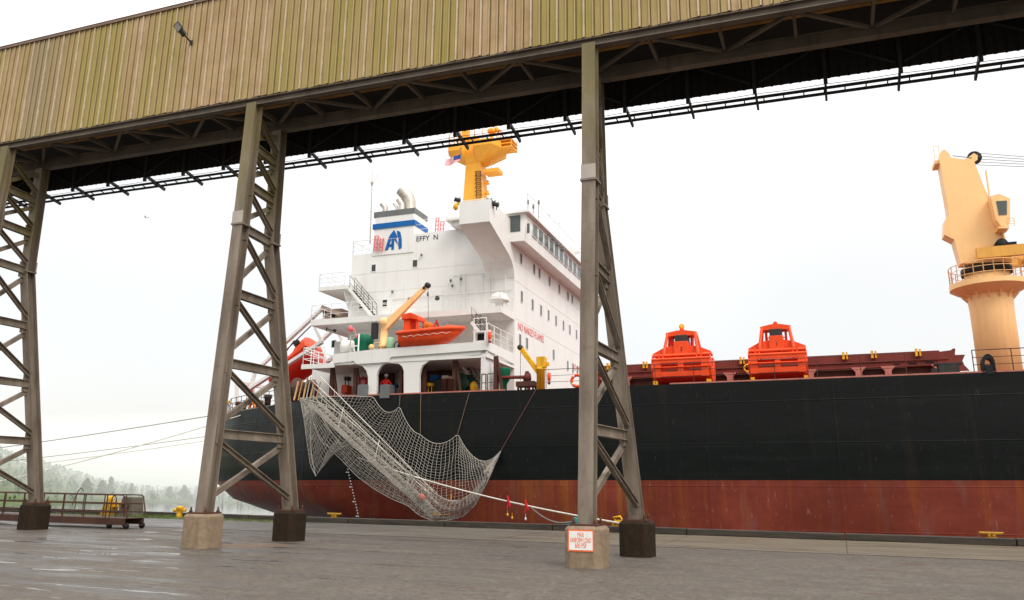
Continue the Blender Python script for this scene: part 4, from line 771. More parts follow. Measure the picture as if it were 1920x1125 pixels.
# ---- hatch coaming, cargo hold side
RO = M['rusty']
T3 = lambda pts: [(1200+x/5.647, 590+y/5.647) for x, y in pts]
T4 = lambda pts: [(1500+x/4.571, 640+y/4.571) for x, y in pts]
g = MB(); a = PV(1134, 687, 4.6); tA, tB = PV(1200, 683, 4.6), PV(1760, 656.4, 4.6); wt_ = (tA[2]+tB[2])/2; uE = PV(1760, 660, 4.6)[0]; wb_ = PV(1600, 692, 4.6)[2]
g.box((a[0]-1.6, 4.6, wb_), (uE, 5.0, wt_)); g.box((a[0]-1.6, 4.55, wb_+.02), (uE, 4.599, wb_+.1)); g.box((a[0]-1.6, 4.52, wt_-.5), (uE+.4, 4.598, wt_-.44)); g.box((a[0]-1.6, 5.1, wt_-.4), (uE, 20, wt_+.0)); g.build('hatch_cover', RO, ship)
g = MB(); poly(g, T4([(1192, 75), (1196, 88), (1290, 76), (1316, 58), (1332, 66), (1328, 108), (1330, 116), (1415, 114), (1392, 165), (1410, 205), (1455, 250), (1185, 262), (1180, 120)]), 4.58, 4.7); g.build('hatch_end', RO, ship)
g = MB(); poly(g, [(1090, 728), (1093, 705), (1086, 697), (1089, 693), (1100, 700), (1137, 692), (1137, 726)], 4.58, 4.7); g.build('hatch_end', RO, ship)
RP = M['rustpink']; edges = [1118, 1168, 1180, 1236, 1343, 1367, 1369, 1409, 1518, 1522, 1607, 1614, 1662, 1669.6, 1758, 1766]
for c in (1135, 1174, 1240, 1292, 1368, 1412, 1465, 1520, 1610.5, 1666, 1762):
    p = PV(c, 700, 4.3); b = .16; z0_ = WD-.05; z1_ = wb_+.05
    g = MB(); g.prism([(p[0]-b, 4.3, z0_), (p[0]+b, 4.3, z0_), (p[0]+b, 4.3, z1_-.25), (p[0]+b+.22, 4.3, z1_), (p[0]-b-.22, 4.3, z1_), (p[0]-b, 4.3, z1_-.25)], (0, .25, 0)); g.build('coaming_stay', RP, ship)
g = MB(); g.box((a[0]-1.6, 4.9, WD-.04), (uE+.5, 5.0, wb_-.002)); g.build('hatch_coaming', BRN, ship)
for x, y in ((1208, 688), (1390, 677), (1583, 668), (1637, 665), (1720, 661), (1140, 690)):
    g = MB(); p = PV(x, y, 4.4); g.box((p[0]-.1, 4.4, wt_-.28), (p[0]+.02, 4.58, wt_+.12)); g.box((p[0]+.1, 4.4, wt_-.28), (p[0]+.18, 4.58, wt_+.1)); g.build('hatch_cleat', YC, ship)
for x0, y0, x1, y1 in ((1674, 682, 1687, 685), (1703, 680, 1719, 683), (1735, 678, 1751, 681), (1587, 680, 1597, 683)):
    g = MB(); bx(g, x0, y0, x1, y1, 4.585, 4.599); g.build('hatch_slot', M['black'], ship)
g = MB(); p = PV(1402, 690, 4.3); g.torus((p[0], 4.35, p[2]), .2, .05, (0, 1, 0), 16, 6); g.build('pipe_hook', YC, ship)
g = MB(); p = PV(1779, 697, 1.0); g.box((p[0]-.45, .8, WD), (p[0]+.45, 1.4, WD+.55)); g.box((p[0]-.6, .8, WD+.56), (p[0]+.6, 1.4, WD+.64)); g.box((p[0]-.75, .85, WD+.2), (p[0]-.46, 1.2, WD+.4)); g.build('deck_locker', M['dark'], ship)
g = MB(); a_, b_ = PV(1840, 669, -.02), PV(1868, 697, -.02); hu_ = (a_[0]+b_[0])/2; rr_ = (b_[0]-a_[0])/2; prof = [(hu_-rr_, 0, WD-.1), (hu_-rr_, 0, WD+.45)]+[(hu_-rr_*math.cos(t), 0, WD+.45+.42*math.sin(t)) for t in np.linspace(.2, PI-.2, 9)]+[(hu_+rr_, 0, WD+.45), (hu_+rr_, 0, WD-.1)]
inn = [(hu_+(x-hu_)*.62, 0, WD+.38+(z-WD-.38)*.55) for x, y, z in prof[1:-1]]; inn = [(hu_-rr_*.62, 0, WD+.34)]+inn+[(hu_+rr_*.62, 0, WD+.34)]
for p, q, r_, s_ in zip(prof, prof[1:], inn, inn[1:]): g.hexa([(p[0], -.05, p[2]), (q[0], -.05, q[2]), (s_[0], -.05, s_[2]), (r_[0], -.05, r_[2]), (p[0], .5, p[2]), (q[0], .5, q[2]), (s_[0], .5, s_[2]), (r_[0], .5, r_[2])])
g.box((inn[0][0], -.05, WD-.1), (inn[-1][0], .5, WD+.34)); g.build('mooring_chock', M['black'], ship)
# ---- deck crane
CN = M['crane']; cv = 10.0; pa, pb = PV(1815, 560, cv), PV(1898, 555, cv); cu = (pa[0]+pb[0])/2; cr = (pb[0]-pa[0])/2
wr = PV(1850, 525, cv-2.0)[2]; wtopc = PV(1850, 497, cv-1)[2]
dc = thing('deck_crane', '', 'x'); del dc['label'], dc['category']; dc.parent = ship
g = MB(); g.lathe([(cr*.98, 0), (cr, wr-WD-1.4), (cr*1.06, wr-WD-.3), (cr*1.06, wtopc-WD-.35)], (cu, cv, WD), 36); g.build('pedestal', CN, dc)
g = MB(); g.lathe([(cr*1.18, 0), (cr*1.18, .35)], (cu, cv, wtopc-.35), 36); g.build('slewing_ring', M['black'], dc)
RR = abs(PV(1779, 532, cv)[0]-cu); g = MB(); g.lathe([(cr*1.04, -.25), (RR*.86, .02), (RR, .20), (RR, .50), (cr*1.05, .48)], (cu, cv, wr-.3), 48, smooth=False)
for k in range(14): t = 2*PI*k/14; d_ = np.array((math.cos(t), math.sin(t), 0)); b0_ = np.array((cu, cv, wr)); n_ = np.array((-d_[1], d_[0], 0))*.03; g.prism([b0_+d_*cr*1.0+n_+np.array((0, 0, -.9)), b0_+d_*cr*1.35+n_+np.array((0, 0, -.42)), b0_+d_*cr*1.0+n_+np.array((0, 0, -.5))], -2*n_)
g.build('ring_platform', CN, dc)
g = MB(); q = [(cu+RR*.97*math.cos(t), cv+RR*.97*math.sin(t), wr+.2) for t in np.linspace(0, 2*PI, 25)]; g.rail(q, 1.05, 3, .7, .025); g.build('platform_railing', CN, dc)
hv = cv-cr*.95
g = MB(); poly(g, [(1761, 296), (1764, 284), (1771, 280), (1779, 287), (1783, 295), (1808, 299), (1818, 293), (1826, 287), (1833, 291), (1833, 299), (1827, 303), (1843, 345), (1880, 430), (1897, 480), (1898, 490), (1802, 494), (1789, 449), (1771, 440), (1772, 412), (1780, 405), (1777, 385)], hv, hv+1.1); g.build('crane_house', CN, dc)
g = MB(); p = PV(1829, 293, hv); g.lathe([(.40, .25), (.40, .45), (.2, .46)], (p[0], hv, p[2]+.03), 24, (0, 1, 0), False); g.build('sheave', M['black'], dc)
g = MB(); poly(g, [(1857, 368), (1873, 363), (1894, 372), (1894, 415), (1891, 424), (1877, 424), (1868, 412)], hv-.9, hv-.02); cab = g.build('operator_cab', CN, dc)
g = MB(); poly(g, [(1868, 377), (1888, 376), (1888, 402), (1873, 403)], hv-.93, hv-.902); g.build('cab_window', M['bglass'], dc)
g = MB(); poly(g, [(1872, 425), (1892, 424), (1892, 428), (1872, 428)], hv-.95, hv-.02); g.rail([PV(1890, 424, hv-.9), PV(1903, 424, hv-.9)], .5, 3, .3, .02); g.build('cab_step', CN, dc)
g = MB(); a, b = PV(1836, 321, hv-.05), PV(1888, 460, hv-.05); g.tube([a+np.array((.35, 0, 0)), lerp(a, b, .4), b], .05, 6); g.build('service_pipe', CN, dc)
g = MB(); p = PV(1877, 459, hv-.4); g.lathe([(.32, -.25), (.32, .25)], p, 18, (0, 1, 0)); g.box(p+np.array((.2, -.2, -.2)), p+np.array((.75, .2, .08))); g.build('slewing_motor', M['black'], dc)
jl = 26.0; g = MB(); a = PV(1830, 477, hv-.35); b = PV(1920, 470, hv-.35)
for v_ in (hv-.5, hv+2.4): g.beam((a[0], v_, a[2]), (a[0]+jl, v_, a[2]+.3), .35, .62)
x = a[0]+3
while x < a[0]+jl: g.beam((x, hv-.3, a[2]), (x, hv+2.2, a[2]), .2, .3); x += 4
g.build('jib', paint('deeper yellow jib paint', (.72, .38, .08), .45, .08, (.4, .2, .05), .3), dc)
g = MB()
for k in range(5): y0 = 285+k*5.5; p = PV(1832, y0+2, hv+.1+.15*k); g.tube([p, (a[0]+jl, hv+.1+.15*k, a[2]+.5+.2*k)], .02, 4)
g.tube([PV(1786, 292, hv), PV(1822, 296, hv)], .03, 4); g.build('luffing_wire', M['greyrope'], dc)
g = MB(); bx(g, 1752, 301, 1763, 306, hv+.2, hv+1.4); g.rail([PV(1753, 301, hv+.2), PV(1763, 301, hv+.2), ], .95, 3, .5, .018); g.build('top_platform', CN, dc)
# ------------------------------------------------------------------ things on and beside the ship
# --- clamshell grabs standing on the side deck
def make_grab(label, p, number):
    t = onship('grab_bucket', label, 'grab', p, 'clamshell grabs on the side deck'); OR = M['orange']; RD = M['red']
    Wd = 1.66
    for s_ in (-1, 1):       # two shells: quarter drums that meet at the bottom
        g = MB(); arc = [(s_*(1.35-1.35*math.sin(a)*.98), 1.02-.95*math.sin(a)**.8*1.0) for a in np.linspace(0, PI/2, 9)]
        arc = [(s_*1.28*math.cos(a), .98-.92*math.sin(a)) for a in np.linspace(.12, PI/2-.03, 9)]
        lo = arc[2:]
        g.grid([[(x, v, z) for v, z in lo] for x in (-Wd+.08, Wd-.08)], True, s_ < 0); g.grid([[(x, v*.94, z+.03) for v, z in lo] for x in (-Wd+.08, Wd-.08)], True, s_ > 0)
        g.tube([(-Wd+.05, lo[0][0], lo[0][1]+.02), (Wd-.05, lo[0][0], lo[0][1]+.02)], .06, 8)
        g.build('shell', RD, t)
        for x in (-Wd, Wd-.0):
            g = MB(); g.prism([(x-.04, s_*.02, .10), (x-.04, s_*.6, .18), (x-.04, s_*1.1, .55), (x-.04, s_*1.30, 1.0), (x-.04, s_*1.16, 1.55), (x-.04, s_*.9, 1.72), (x-.04, s_*.55, 1.2), (x-.04, s_*.02, .9)], (.09, 0, 0)); g.build('end_plate', OR, t)
        g = MB(); g.tube([(-Wd, s_*1.2, 1.50), (Wd, s_*1.2, 1.50)], .085, 10); g.tube([(-Wd, s_*1.02, 1.74), (Wd, s_*1.02, 1.74)], .095, 10); g.tube([(-Wd+.1, s_*1.27, 1.02), (Wd-.1, s_*1.27, 1.02)], .05, 8)
        g.box((-.16, s_*1.19, .5), (.16, s_*1.25, 1.46))
        for q in (-1, 1): g.box((q*(Wd-.06), s_*1.19, .45), (q*(Wd-.50), s_*1.25, 1.46))
        g.box((-Wd+.5, s_*1.195, 1.28), (Wd-.5, s_*1.245, 1.46)); g.box((-Wd+.5, s_*1.195, .5), (Wd-.5, s_*1.245, .78))
        for x in (-1.25, -1.02, .92, 1.15): g.box((x-.05, s_*.95, 1.5), (x+.05, s_*1.1, 1.95))
        g.build('frame_bar', OR, t)
        for q in (-1, 1):
            g = MB(); a = (q*1.02, s_*.98, 1.72); b = (q*.80, s_*.42, 3.12); g.tube([a, b], [.105, .085], 10); g.build('arm', OR, t)
    g = MB(); g.prism([(-1.68, -.62, 1.82), (-1.68, -.62, 1.96), (-1.02, -.62, 2.28), (-.36, -.62, 2.40), (.36, -.62, 2.40), (1.02, -.62, 2.26), (1.68, -.62, 1.98), (1.68, -.62, 1.84), (1.0, -.62, 1.84), (.0, -.62, 1.76), (-1.0, -.62, 1.84)], (0, 1.24, 0)); g.build('yoke', OR, t)
    g = MB(); g.box((-.42, -.78, 1.84), (.42, .7, 2.60)); g.build('housing', OR, t, bevel=.03)
    g = MB(); g.box((-.37, -.55, 2.602), (.37, .55, 3.02)); g.build('power_pack', M['dark'], t, bevel=.03)
    g = MB()
    for q in (-1, 1): g.box((q*.58-.07, -.3, 2.3), (q*.58+.07, .3, 3.05)); g.tube([(q*.42, -.35, 2.55), (q*.62, -.35, 2.5)], .03, 6)
    g.build('hydraulic_column', RD, t)
    g = MB(); g.prism([(-.88, -.5, 2.98), (.88, -.5, 2.98), (.90, -.5, 3.18), (.25, -.5, 3.30), (-.25, -.5, 3.30), (-.90, -.5, 3.18)], (0, 1.0, 0)); g.build('head', OR, t)
    g = MB(); g.prism([(-.16, -.08, 3.29), (.16, -.08, 3.29), (.12, -.08, 3.46), (0, -.08, 3.54), (-.12, -.08, 3.46)], (0, .16, 0)); g.build('lifting_lug', OR, t)
    text(number, .34, Matrix(((1, 0, 0, .02), (0, 0, -1, -.785), (0, 1, 0, 2.12), (0, 0, 0, 1))), M['dark'], t)
    return t
for lab, px, py, num in (('red orange clamshell grab with yellow hook on top standing nearer the white superstructure', 1283, 715, '3'), ('red orange clamshell grab standing nearer the buff deck crane', 1461, 708, '1')):
    p = PV(px, py, 1.45); t = make_grab(lab, (p[0], 1.45, WD), num)
    sc_g = 112/113.0*(abs(PV(px+56, py, 1.45)[0]-PV(px-56, py, 1.45)[0]))/3.45
    t.scale = (sc_g, sc_g, sc_g*(.97 if num == '3' else .985)); hz = PV(px, 607 if num == '3' else 602, 1.45)[2]; t.scale.z = (hz-WD)/(3.78 if num == '3' else 3.54)
    print('grab', sc_g, t.scale.z)
    if num == '3': g = MB(); g.torus((0, 0, 3.62), .12, .05, (0, 1, 0), 14, 6); g.ball((0, 0, 3.56), .13, 8, (1, 1, 1.2)); g.build('hook_block', M['yellow'], t)
    g = MB()
    for x in (-1.5, 1.55): g.box((x-.12, -1.3, 0), (x+.12, -.9, .26))
    g.build('foot_chock', M['yellow'], t)
# --- lifebuoys
def lifebuoy(label, p, ax):
    t = onship('lifebuoy', label, 'lifebuoy', p, 'orange lifebuoys on the ship'); g = MB(); g.torus((0, 0, 0), .31, .085, ax, 28, 8); g.build('ring', M['orange'], t)
    axn = nrm(ax); a = nrm(np.cross(axn, (.2, .1, 1))); b = np.cross(axn, a); g = MB()
    for k in range(4):
        t0 = PI/4+k*PI/2; g.tube([.31*(a*math.cos(t0+d)+b*math.sin(t0+d)) for d in (-.13, 0, .13)], .092, 8)
    g.build('band', M['flagwhite'], t)
for px, py, v, ax, lab in ((1082, 714, .1, (0, 1, 0), 'round orange and white lifebuoy on the railing beside the tower leg'), (1029.5, 708, .1, (1, .35, 0), 'orange lifebuoy seen edge-on on the railing next to the yellow crane'), (918.5, 631, .15, (1, .3, 0), 'orange lifebuoy hanging on the lower deck beside the white locker')):
    p = PV(px, py, v-.1); lifebuoy(lab, (p[0], v-.1, p[2]), ax)
# --- rescue boat hanging at its davit
p = PV(811, 648, .45); rb = onship('rescue_boat', 'small open orange rescue boat hanging from the yellow davit', 'rescue boat', (p[0], .45, p[2])); kx = .0335
xs_ = np.linspace(-1.95, 2.0, 17); tops = []; hull_ = []
for x in xs_:
    t = (x+1.95)/3.95; hb = .80*(1 if t < .55 else max(.03, math.cos((t-.55)/.45*PI/2)**.75)); sheer = .74+.14*t+.16*max(0, t-.6); keel = -.12 if t < .55 else -.12+.86*((t-.55)/.45)**1.7
    row = []
    for k in range(13):
        a = PI*k/12; s_ = -math.cos(a); d_ = math.sin(a)**.6; row.append((x, hb*s_, sheer-(sheer-keel-.06)*d_))
    hull_.append(row); tops.append((x, hb, sheer))
g = MB(); g.grid(hull_, True); g.add(hull_[0], [tuple(range(13))[::-1]]); g.build('hull', M['orange'], rb)
g = MB(); loop = [(x, -h, z) for x, h, z in tops]+[(x, h, z) for x, h, z in tops[::-1]]; g.tube(loop, .13, 8, True); g.build('fender_tube', M['orange'], rb)
g = MB(); g.grid([[(x, -h, z-.02), (x, h, z-.02)] for x, h, z in tops]); g.build('deck', M['red'], rb)
g = MB(); g.prism([(.9, -.35, .95), (1.95, 0, 1.0), (.9, .35, .95), (.9, 0, 1.18)], (0, 0, .05)); g.build('bow_cover', M['orange'], rb)
g = MB(); zt = 1.95
g.box((-1.75, -.5, .8), (-1.33, .5, 1.62)); g.prism([(-1.85, -.62, 1.60), (-1.78, -.62, 1.92), (-1.25, -.62, 2.0), (-.75, -.62, 1.78), (-.7, -.62, 1.5), (-1.2, -.62, 1.62)], (0, 1.24, 0))
for s_ in (-.5, .4): g.box((-.92, s_, .8), (-.74, s_+.1, 1.55))
g.build('console_frame', M['orange'], rb, bevel=.03)
g = MB(); g.box((-.45, -.3, .85), (-.1, .3, 1.22)); g.lathe([(.22, -.3), (.22, .3)], (-.32, 0, 1.24), 12, (0, 1, 0)); g.build('seat', paint('ochre seat', (.75, .2, .03), .6, .1), rb, bevel=.02)
g = MB(); g.tube([(.05, -.3, .85), (.22, 0, 1.45), (.22, 0, 1.55)], .06, 6); g.tube([(.4, .3, .85), (.22, 0, 1.45)], .06, 6); g.box((.02, -.15, .9), (.4, .15, 1.12)); g.build('lifting_hook', M['red'], rb)
g = MB(); rp = []
for i in range(40):
    x = -1.6+3.0*i/39; h = np.interp(x, xs_, [q[1] for q in tops]); z = np.interp(x, xs_, [q[2] for q in tops]); rp.append((x, -h-.06+.10*abs(math.sin(i*PI/6.5))*.5, z-.28+.09*abs(math.cos(i*PI/6.5))-.05))
g.tube(rp, .018, 5); g.build('grab_line', M['rope'], rb)
g = MB(); g.box((-2.2, -.25, .0), (-1.95, .25, .45)); g.tube([(-2.05, 0, .5), (-2.1, 0, -.05)], .06, 6); g.build('outboard_motor', M['black'], rb, bevel=.03)
# --- free-fall lifeboat on its ramp
vl = 10.0; q0 = PV(588, 658, vl); q1 = PV(512, 716, vl); ang = math.atan2(q0[2]-q1[2], q0[0]-q1[0]); Ld = np.linalg.norm(q0-q1)
Mlb = SHIPM @ Matrix.Translation(Vector([float(a) for a in (q0+q1)/2])) @ Matrix.Rotation(-ang, 4, 'Y')
lb = thing('free_fall_lifeboat', 'enclosed red free-fall lifeboat tilted on its stern launching ramp', 'lifeboat', Mlb); L2 = Ld/2+.15
g = MB(); rows = []
for i in range(15):
    t = i/14; x = -L2+2*L2*t; b = 1.2*min(1, (.25+2.2*t) if t < .34 else 1)*(1 if t < .9 else .92); row = []
    for k in range(11):
        a = PI*k/10; row.append((x, -b*math.cos(a), .15-1.55*math.sin(a)**.7*(min(1, .45+1.6*t))))
    rows.append(row)
g.grid(rows, True); g.add(rows[-1], [tuple(range(11))]); g.add(rows[0], [tuple(range(11))[::-1]]); g.build('hull', M['red'], lb)
g = MB(); rows = []
for i in range(15):
    t = i/14; x = -L2+2*L2*t; b = 1.17*min(1, (.25+2.2*t) if t < .34 else 1); h = .5*(min(1, .3+1.2*t))+(.5 if t > .82 else .5*max(0, (t-.70)/.12)); row = []
    for k in range(11):
        a = PI*k/10; row.append((x, b*math.cos(a), .17+h*math.sin(a)**.75))
    rows.append(row)
g.grid(rows, True); g.add(rows[-1], [tuple(range(11))]); g.add(rows[0], [tuple(range(11))[::-1]]); g.build('canopy', M['orange'], lb)
g = MB(); g.box((L2-.85, -.98, 1.0), (L2-.35, -1.14, .72)); g.build('hatch', M['dark'], lb); g = MB(); g.box((L2-2.2, -1.20, .55), (L2-1.7, -1.34, .38)); g.build('hatch', M['dark'], lb)
# launching ramp belongs to the ship
g = MB()
for v in (vl-1.75, vl+1.75):
    for (x0, y0, x1, y1, a_, b_) in ((604, 641, 470, 728, .22, .38), (606, 577, 538, 640, .2, .36), (538, 640, 478, 698, .2, .3)):
        p, q = PV(x0, y0, vl-1.75), PV(x1, y1, vl-1.75); p[1] = q[1] = v; g.beam(p, q, a_, b_, (0, 1, 0))
    for x0, y0, x1, y1 in ((604, 641, 590, 612), (478, 698, 470, 728), (444, 715, 444, 770)):
        p, q = PV(x0, y0, vl-1.75), PV(x1, y1, vl-1.75); p[1] = q[1] = v; g.beam(p, q, .22, .22, (0, 1, 0))
p = PV(472, 722, vl); q = PV(440, 770, vl)
g.beam((p[0], vl-1.7, p[2]), (p[0], vl+1.7, p[2]), .25, .25); ramp = g.build('launching_ramp', W, ship)
g = MB(); a, b = PV(588, 606, vl-1.9), PV(538, 655, vl-1.9); g.tube([a, b], .05, 6); g.tube([PV(552, 638, vl-1.9), PV(530, 668, vl-1.9)], .05, 6); g.build('ramp_cable', BRN, ship)
g = MB(); bx(g, 606, 581, 640, 597, VS+.5, VS+1.4); a, b = PV(606, 577, VS+.4), PV(640, 590, VS+.4); g.beam(a, b, .3, .55, (0, 1, 0)); g.build('ramp_hinge', paint('rusty ramp beam', (.42, .30, .24), .6, .2, RUST, .4), ship)
g = MB()
for x, y in ((608, 585), (625, 592)): g.lathe([(.14, -.02), (.14, .03)], PV(x, y, VS+.2), 12, (0, 1, 0))
g.build('ramp_roller', M['black'], ship)
# --- green tarp-covered equipment with a white guard frame
p = PV(681, 655, 1.6); gt = onship('covered_reel', 'green tarp-covered round equipment behind a white guard frame on the lower deck', 'covered equipment', (p[0], 1.6, wl0+.14)); gt.scale.x = 1.15; gt.scale.z = (PV(684, 627, 1.6)[2]-wl0-.14)/1.42
g = MB(); rn = random.Random(2); rows = []
for i, (r, z) in enumerate(((.62, 0), (.60, .5), (.60, 1.0), (.57, 1.18), (.42, 1.34), (.12, 1.42))): rows.append([(r*(1+.05*math.sin(5*t+i)+.03*math.sin(11*t))*math.cos(t), r*(1+.05*math.cos(4*t+i))*math.sin(t), z+.03*math.sin(3*t)) for t in np.linspace(0, 2*PI, 29)])
g.grid(rows, True, True); g.build('tarpaulin', M['green'], gt)
g = MB(); g.tube([(-.35, -.9, 0), (-.35, -.9, 1.25), (.15, -.9, 1.32), (.15, -.9, 0)], .045, 6); g.tube([(-.35, -.9, .75), (.15, -.9, .8)], .03, 6); g.tube([(-.05, -.9, .0), (-.15, -.9, 1.0)], .03, 6); g.tube([(-.2, -.9, .95), (.1, -.9, 0)], .035, 6); g.build('guard_frame', RL, gt)
g = MB(); g.tube([(-.1, -.7, 1.2), (-.25, -.7, 1.55), (-.4, -.7, 1.62)], .04, 6); g.lathe([(.1, -.05), (.16, .08), (.12, .16)], (-.45, -.7, 1.6), 10, (-1, 0, .3)); g.build('fire_monitor', M['redletter'], gt)
# --- people: a man in a red coverall seen from behind, a second half hidden
def person(label, p, yaw, pose, hat, suit):
    t = onship('person', label, 'person', p); t.matrix_world = t.matrix_world @ Matrix.Rotation(yaw, 4, 'Z')
    J = {'pelvis': ((0, 0, .96), .15), 'waist': ((0, .01, 1.12), .145), 'chest': ((0, .0, 1.32), .165), 'neckb': ((0, 0, 1.49), .075), 'neck': ((0, .02, 1.56), .058)}
    for s_, sd in ((-1, 'l'), (1, 'r')):
        J['sh'+sd] = ((s_*.19, 0, 1.43), .078); J['el'+sd] = ((s_*pose[0], pose[1], 1.17), .052); J['wr'+sd] = ((s_*pose[2], pose[3], pose[4]), .036)
        J['hip'+sd] = ((s_*.095, 0, .90), .105); J['kn'+sd] = ((s_*.105, .03, .50), .072); J['an'+sd] = ((s_*.11, -.02, .10), .05)
    E_ = [('pelvis', 'waist'), ('waist', 'chest'), ('chest', 'neckb'), ('neckb', 'neck')]
    for sd in 'lr': E_ += [('chest', 'sh'+sd), ('sh'+sd, 'el'+sd), ('el'+sd, 'wr'+sd), ('pelvis', 'hip'+sd), ('hip'+sd, 'kn'+sd), ('kn'+sd, 'an'+sd)]
    K = list(J); me = bpy.data.meshes.new('body'); me.from_pydata([J[k][0] for k in K], [(K.index(a), K.index(b)) for a, b in E_], []); o = bpy.data.objects.new('body', me); C.objects.link(o)
    md = o.modifiers.new('skin', 'SKIN'); sv_ = me.skin_vertices[0].data
    for i, k in enumerate(K): sv_[i].radius = (J[k][1], J[k][1]*(.8 if k in ('chest', 'waist', 'pelvis') else 1)); sv_[i].use_root = k == 'pelvis'
    o.modifiers.new('sub', 'SUBSURF').levels = 2; o.modifiers['sub'].render_levels = 2; me.materials.append(suit); o.parent = t
    g = MB(); g.ball((0, .03, 1.69), .105, 10, (.86, 1, 1.18)); g.add([(-.02, .135, 1.70), (.02, .135, 1.70), (0, .16, 1.665)], [(0, 1, 2)])
    for s_ in (-1, 1): g.ball((s_*.092, .02, 1.69), .026, 6, (.5, 1, 1.4))
    g.build('head', M['skin'], t)
    g = MB(); g.lathe([(.145, 1.725), (.135, 1.735), (.128, 1.78), (.095, 1.835), (.03, 1.862)], (0, .03, 0), 18); g.build('helmet', hat, t)
    for s_ in (-1, 1):
        c = np.array((s_*pose[2], pose[3], pose[4])); hd = np.array((0, .75, -.65)); hd = nrm(hd); g = MB(); g.beam(c, c+hd*.09, .085, .035)
        for k in range(4): f0 = c+hd*.09+np.array((-.032+.021*k, 0, 0)); g.tube([f0, f0+hd*.04, f0+hd*.06+np.array((0, -.01, -.02)), f0+hd*.06+np.array((0, -.02, -.04+.006*abs(k-1.5)))], .009, 6)
        g.tube([c+hd*.03+np.array((-s_*.045, 0, 0)), c+hd*.07+np.array((-s_*.07, .01, -.01)), c+hd*.09+np.array((-s_*.065, .01, -.03))], .010, 6); g.build('hand', M['skin'], t)
        g = MB(); g.box((s_*.11-.05, -.09, 0), (s_*.11+.05, .18, .09)); g.build('boot', M['black'], t, bevel=.02)
    return t
p = PV(723, 712, .9); person('person in a red coverall and white helmet standing behind a grey fairlead box', (p[0], .95, p[2]-1.48), .15, (.36, -.03, .20, .16, 1.02), M['flagwhite'], M['coverall'])
# red fabric cover over a hose rack
p = PV(681, 718, 1.0); rc = onship('hose_cover', 'dark red pointed fabric cover standing behind the left grey fairlead box', 'hose cover', (p[0], 1.0, WD))
g = MB(); z = PV(681, 708, 1.0)[2]-WD; g.prism([(-.30, -.2, .0), (.34, -.2, 0), (.36, -.2, z-.18), (.04, -.2, z+.08), (-.3, -.2, z-.12)], (0, .45, 0)); g.build('cover', paint('dark red cloth', (.30, .02, .025), .8, .25), rc, bevel=.04)
g = MB(); g.torus((.08, -.22, z-.35), .12, .035, (0, 1, 0), 16, 6); g.tube([(.0, -.22, z-.2), (.15, -.23, z-.45)], .03, 6); g.build('hose', paint('pink hose', (.55, .2, .2), .7, .2), rc)
# --- flags
def flag(label, cat, P, U, V_, nx, nz, fold, cells, pole=None):
    o = onship('flag', label, cat, P); g = MB(); rows = []
    for i in range(nx+1):
        row = []
        for k in range(nz+1):
            a, b = i/nx, k/nz; row.append(np.asarray(U)*a+np.asarray(V_)*b+np.array((0, fold*math.sin(a*9+b*2)*a, fold*.5*math.sin(a*7)*a)))
        rows.append(row)
    for i in range(nx):
        for k in range(nz): g.mi = cells(i/nx, k/nz); g.add([rows[i][k], rows[i][k+1], rows[i+1][k+1], rows[i+1][k]], [(0, 1, 2, 3)], True)
    g.build('cloth', [M['flagred'], M['flagwhite'], M['flagblue']], o)
    if pole: q = MB(); q.tube([pole[0], pole[1]], .03, 6); q.ball(pole[1], .07, 6); q.build('staff', M['grey'], o)
p = PV(864, 289, VC-2.2); e = PV(836, 299, VC-2.2)-p; h = PV(863, 302, VC-2.2)-p
flag('small stars-and-stripes flag flying from the orange mast platform', 'flag', p, e, h*1.0, 22, 13, .12, lambda a, b: 2 if (a < .42 and b < .54) else (0 if int(b*13) % 2 == 0 else 1), ((0, 0, -.6), (0, 0, .5)))
p = PV(473, 716, 9.0); h = PV(466, 741, 9.0)-p
flag('drooping red and white flag on a staff at the stern', 'flag', p, PV(478, 735, 9)-p, h*1.25, 10, 14, .06, lambda a, b: 0 if a < .55 else 1, ((0, 0, -4.2), (.05, 0, 1.0)))
# --- accommodation ladder lowered along the hull
la, lb_ = PV(588, 757, -1.05), PV(818, 968, -1.05); al = onship('accommodation_ladder', 'long weathered aluminium boarding ladder slung in the net along the hull', 'boarding ladder', la); d = lb_-la; Ll = np.linalg.norm(d); dn = d/Ll; upn = nrm(np.cross((0, 1, 0), dn)); upn = upn if upn[2] > 0 else -upn
AL = M['alu']
for v in (-.45, .45):
    g = MB(); g.beam((0, v, 0), d+np.array((0, v, 0)), .06, .26, upn); g.build('stringer', AL, al)
    g = MB(); k = .3
    while k < Ll: q = dn*k+np.array((0, v, .1)); g.tube([q, q+np.array((0, 0, 1.0))+dn*.05], .022, 5); k += 1.15
    for h in (.55, 1.08): g.tube([dn*.2+np.array((0, v, h)), dn*(Ll-.2)+np.array((0, v, h))], .024, 5)
    g.build('handrail', AL, al)
g = MB(); k = .25
while k < Ll: q = dn*k; g.box(q+np.array((-.13, -.42, -.015)), q+np.array((.13, .42, .015))); k += .33
g.build('tread', AL, al)
g = MB(); e = d; g.box(e+np.array((-.2, -.5, -.12)), e+np.array((1.1, .5, -.04))); g.build('foot_platform', M['grey'], al)
g = MB(); g.tube([e+np.array((.05, -.5, .1)), e+np.array((1.05, -.5, .12)), e+np.array((1.1, -.5, 1.15))], .045, 6); g.tube([e+np.array((-.1, -.5, .25)), e+np.array((.4, -.5, .05))], .045, 6); g.build('foot_rail', YC, al)
g = MB(); g.lathe([(.2, -.08), (.2, .08)], dn*(Ll*.905)+np.array((.1, -.5, .4)), 14, (0, 1, 0)); g.build('float', paint('faded red float', (.6, .17, .12), .6, .1), al)
g = MB()
for f in (.25, .55, .8): q = dn*(Ll*f); g.tube([q+np.array((0, -.45, .1)), q+np.array((0, 0, 1.3)), q+np.array((0, .45, .1))], .022, 5)
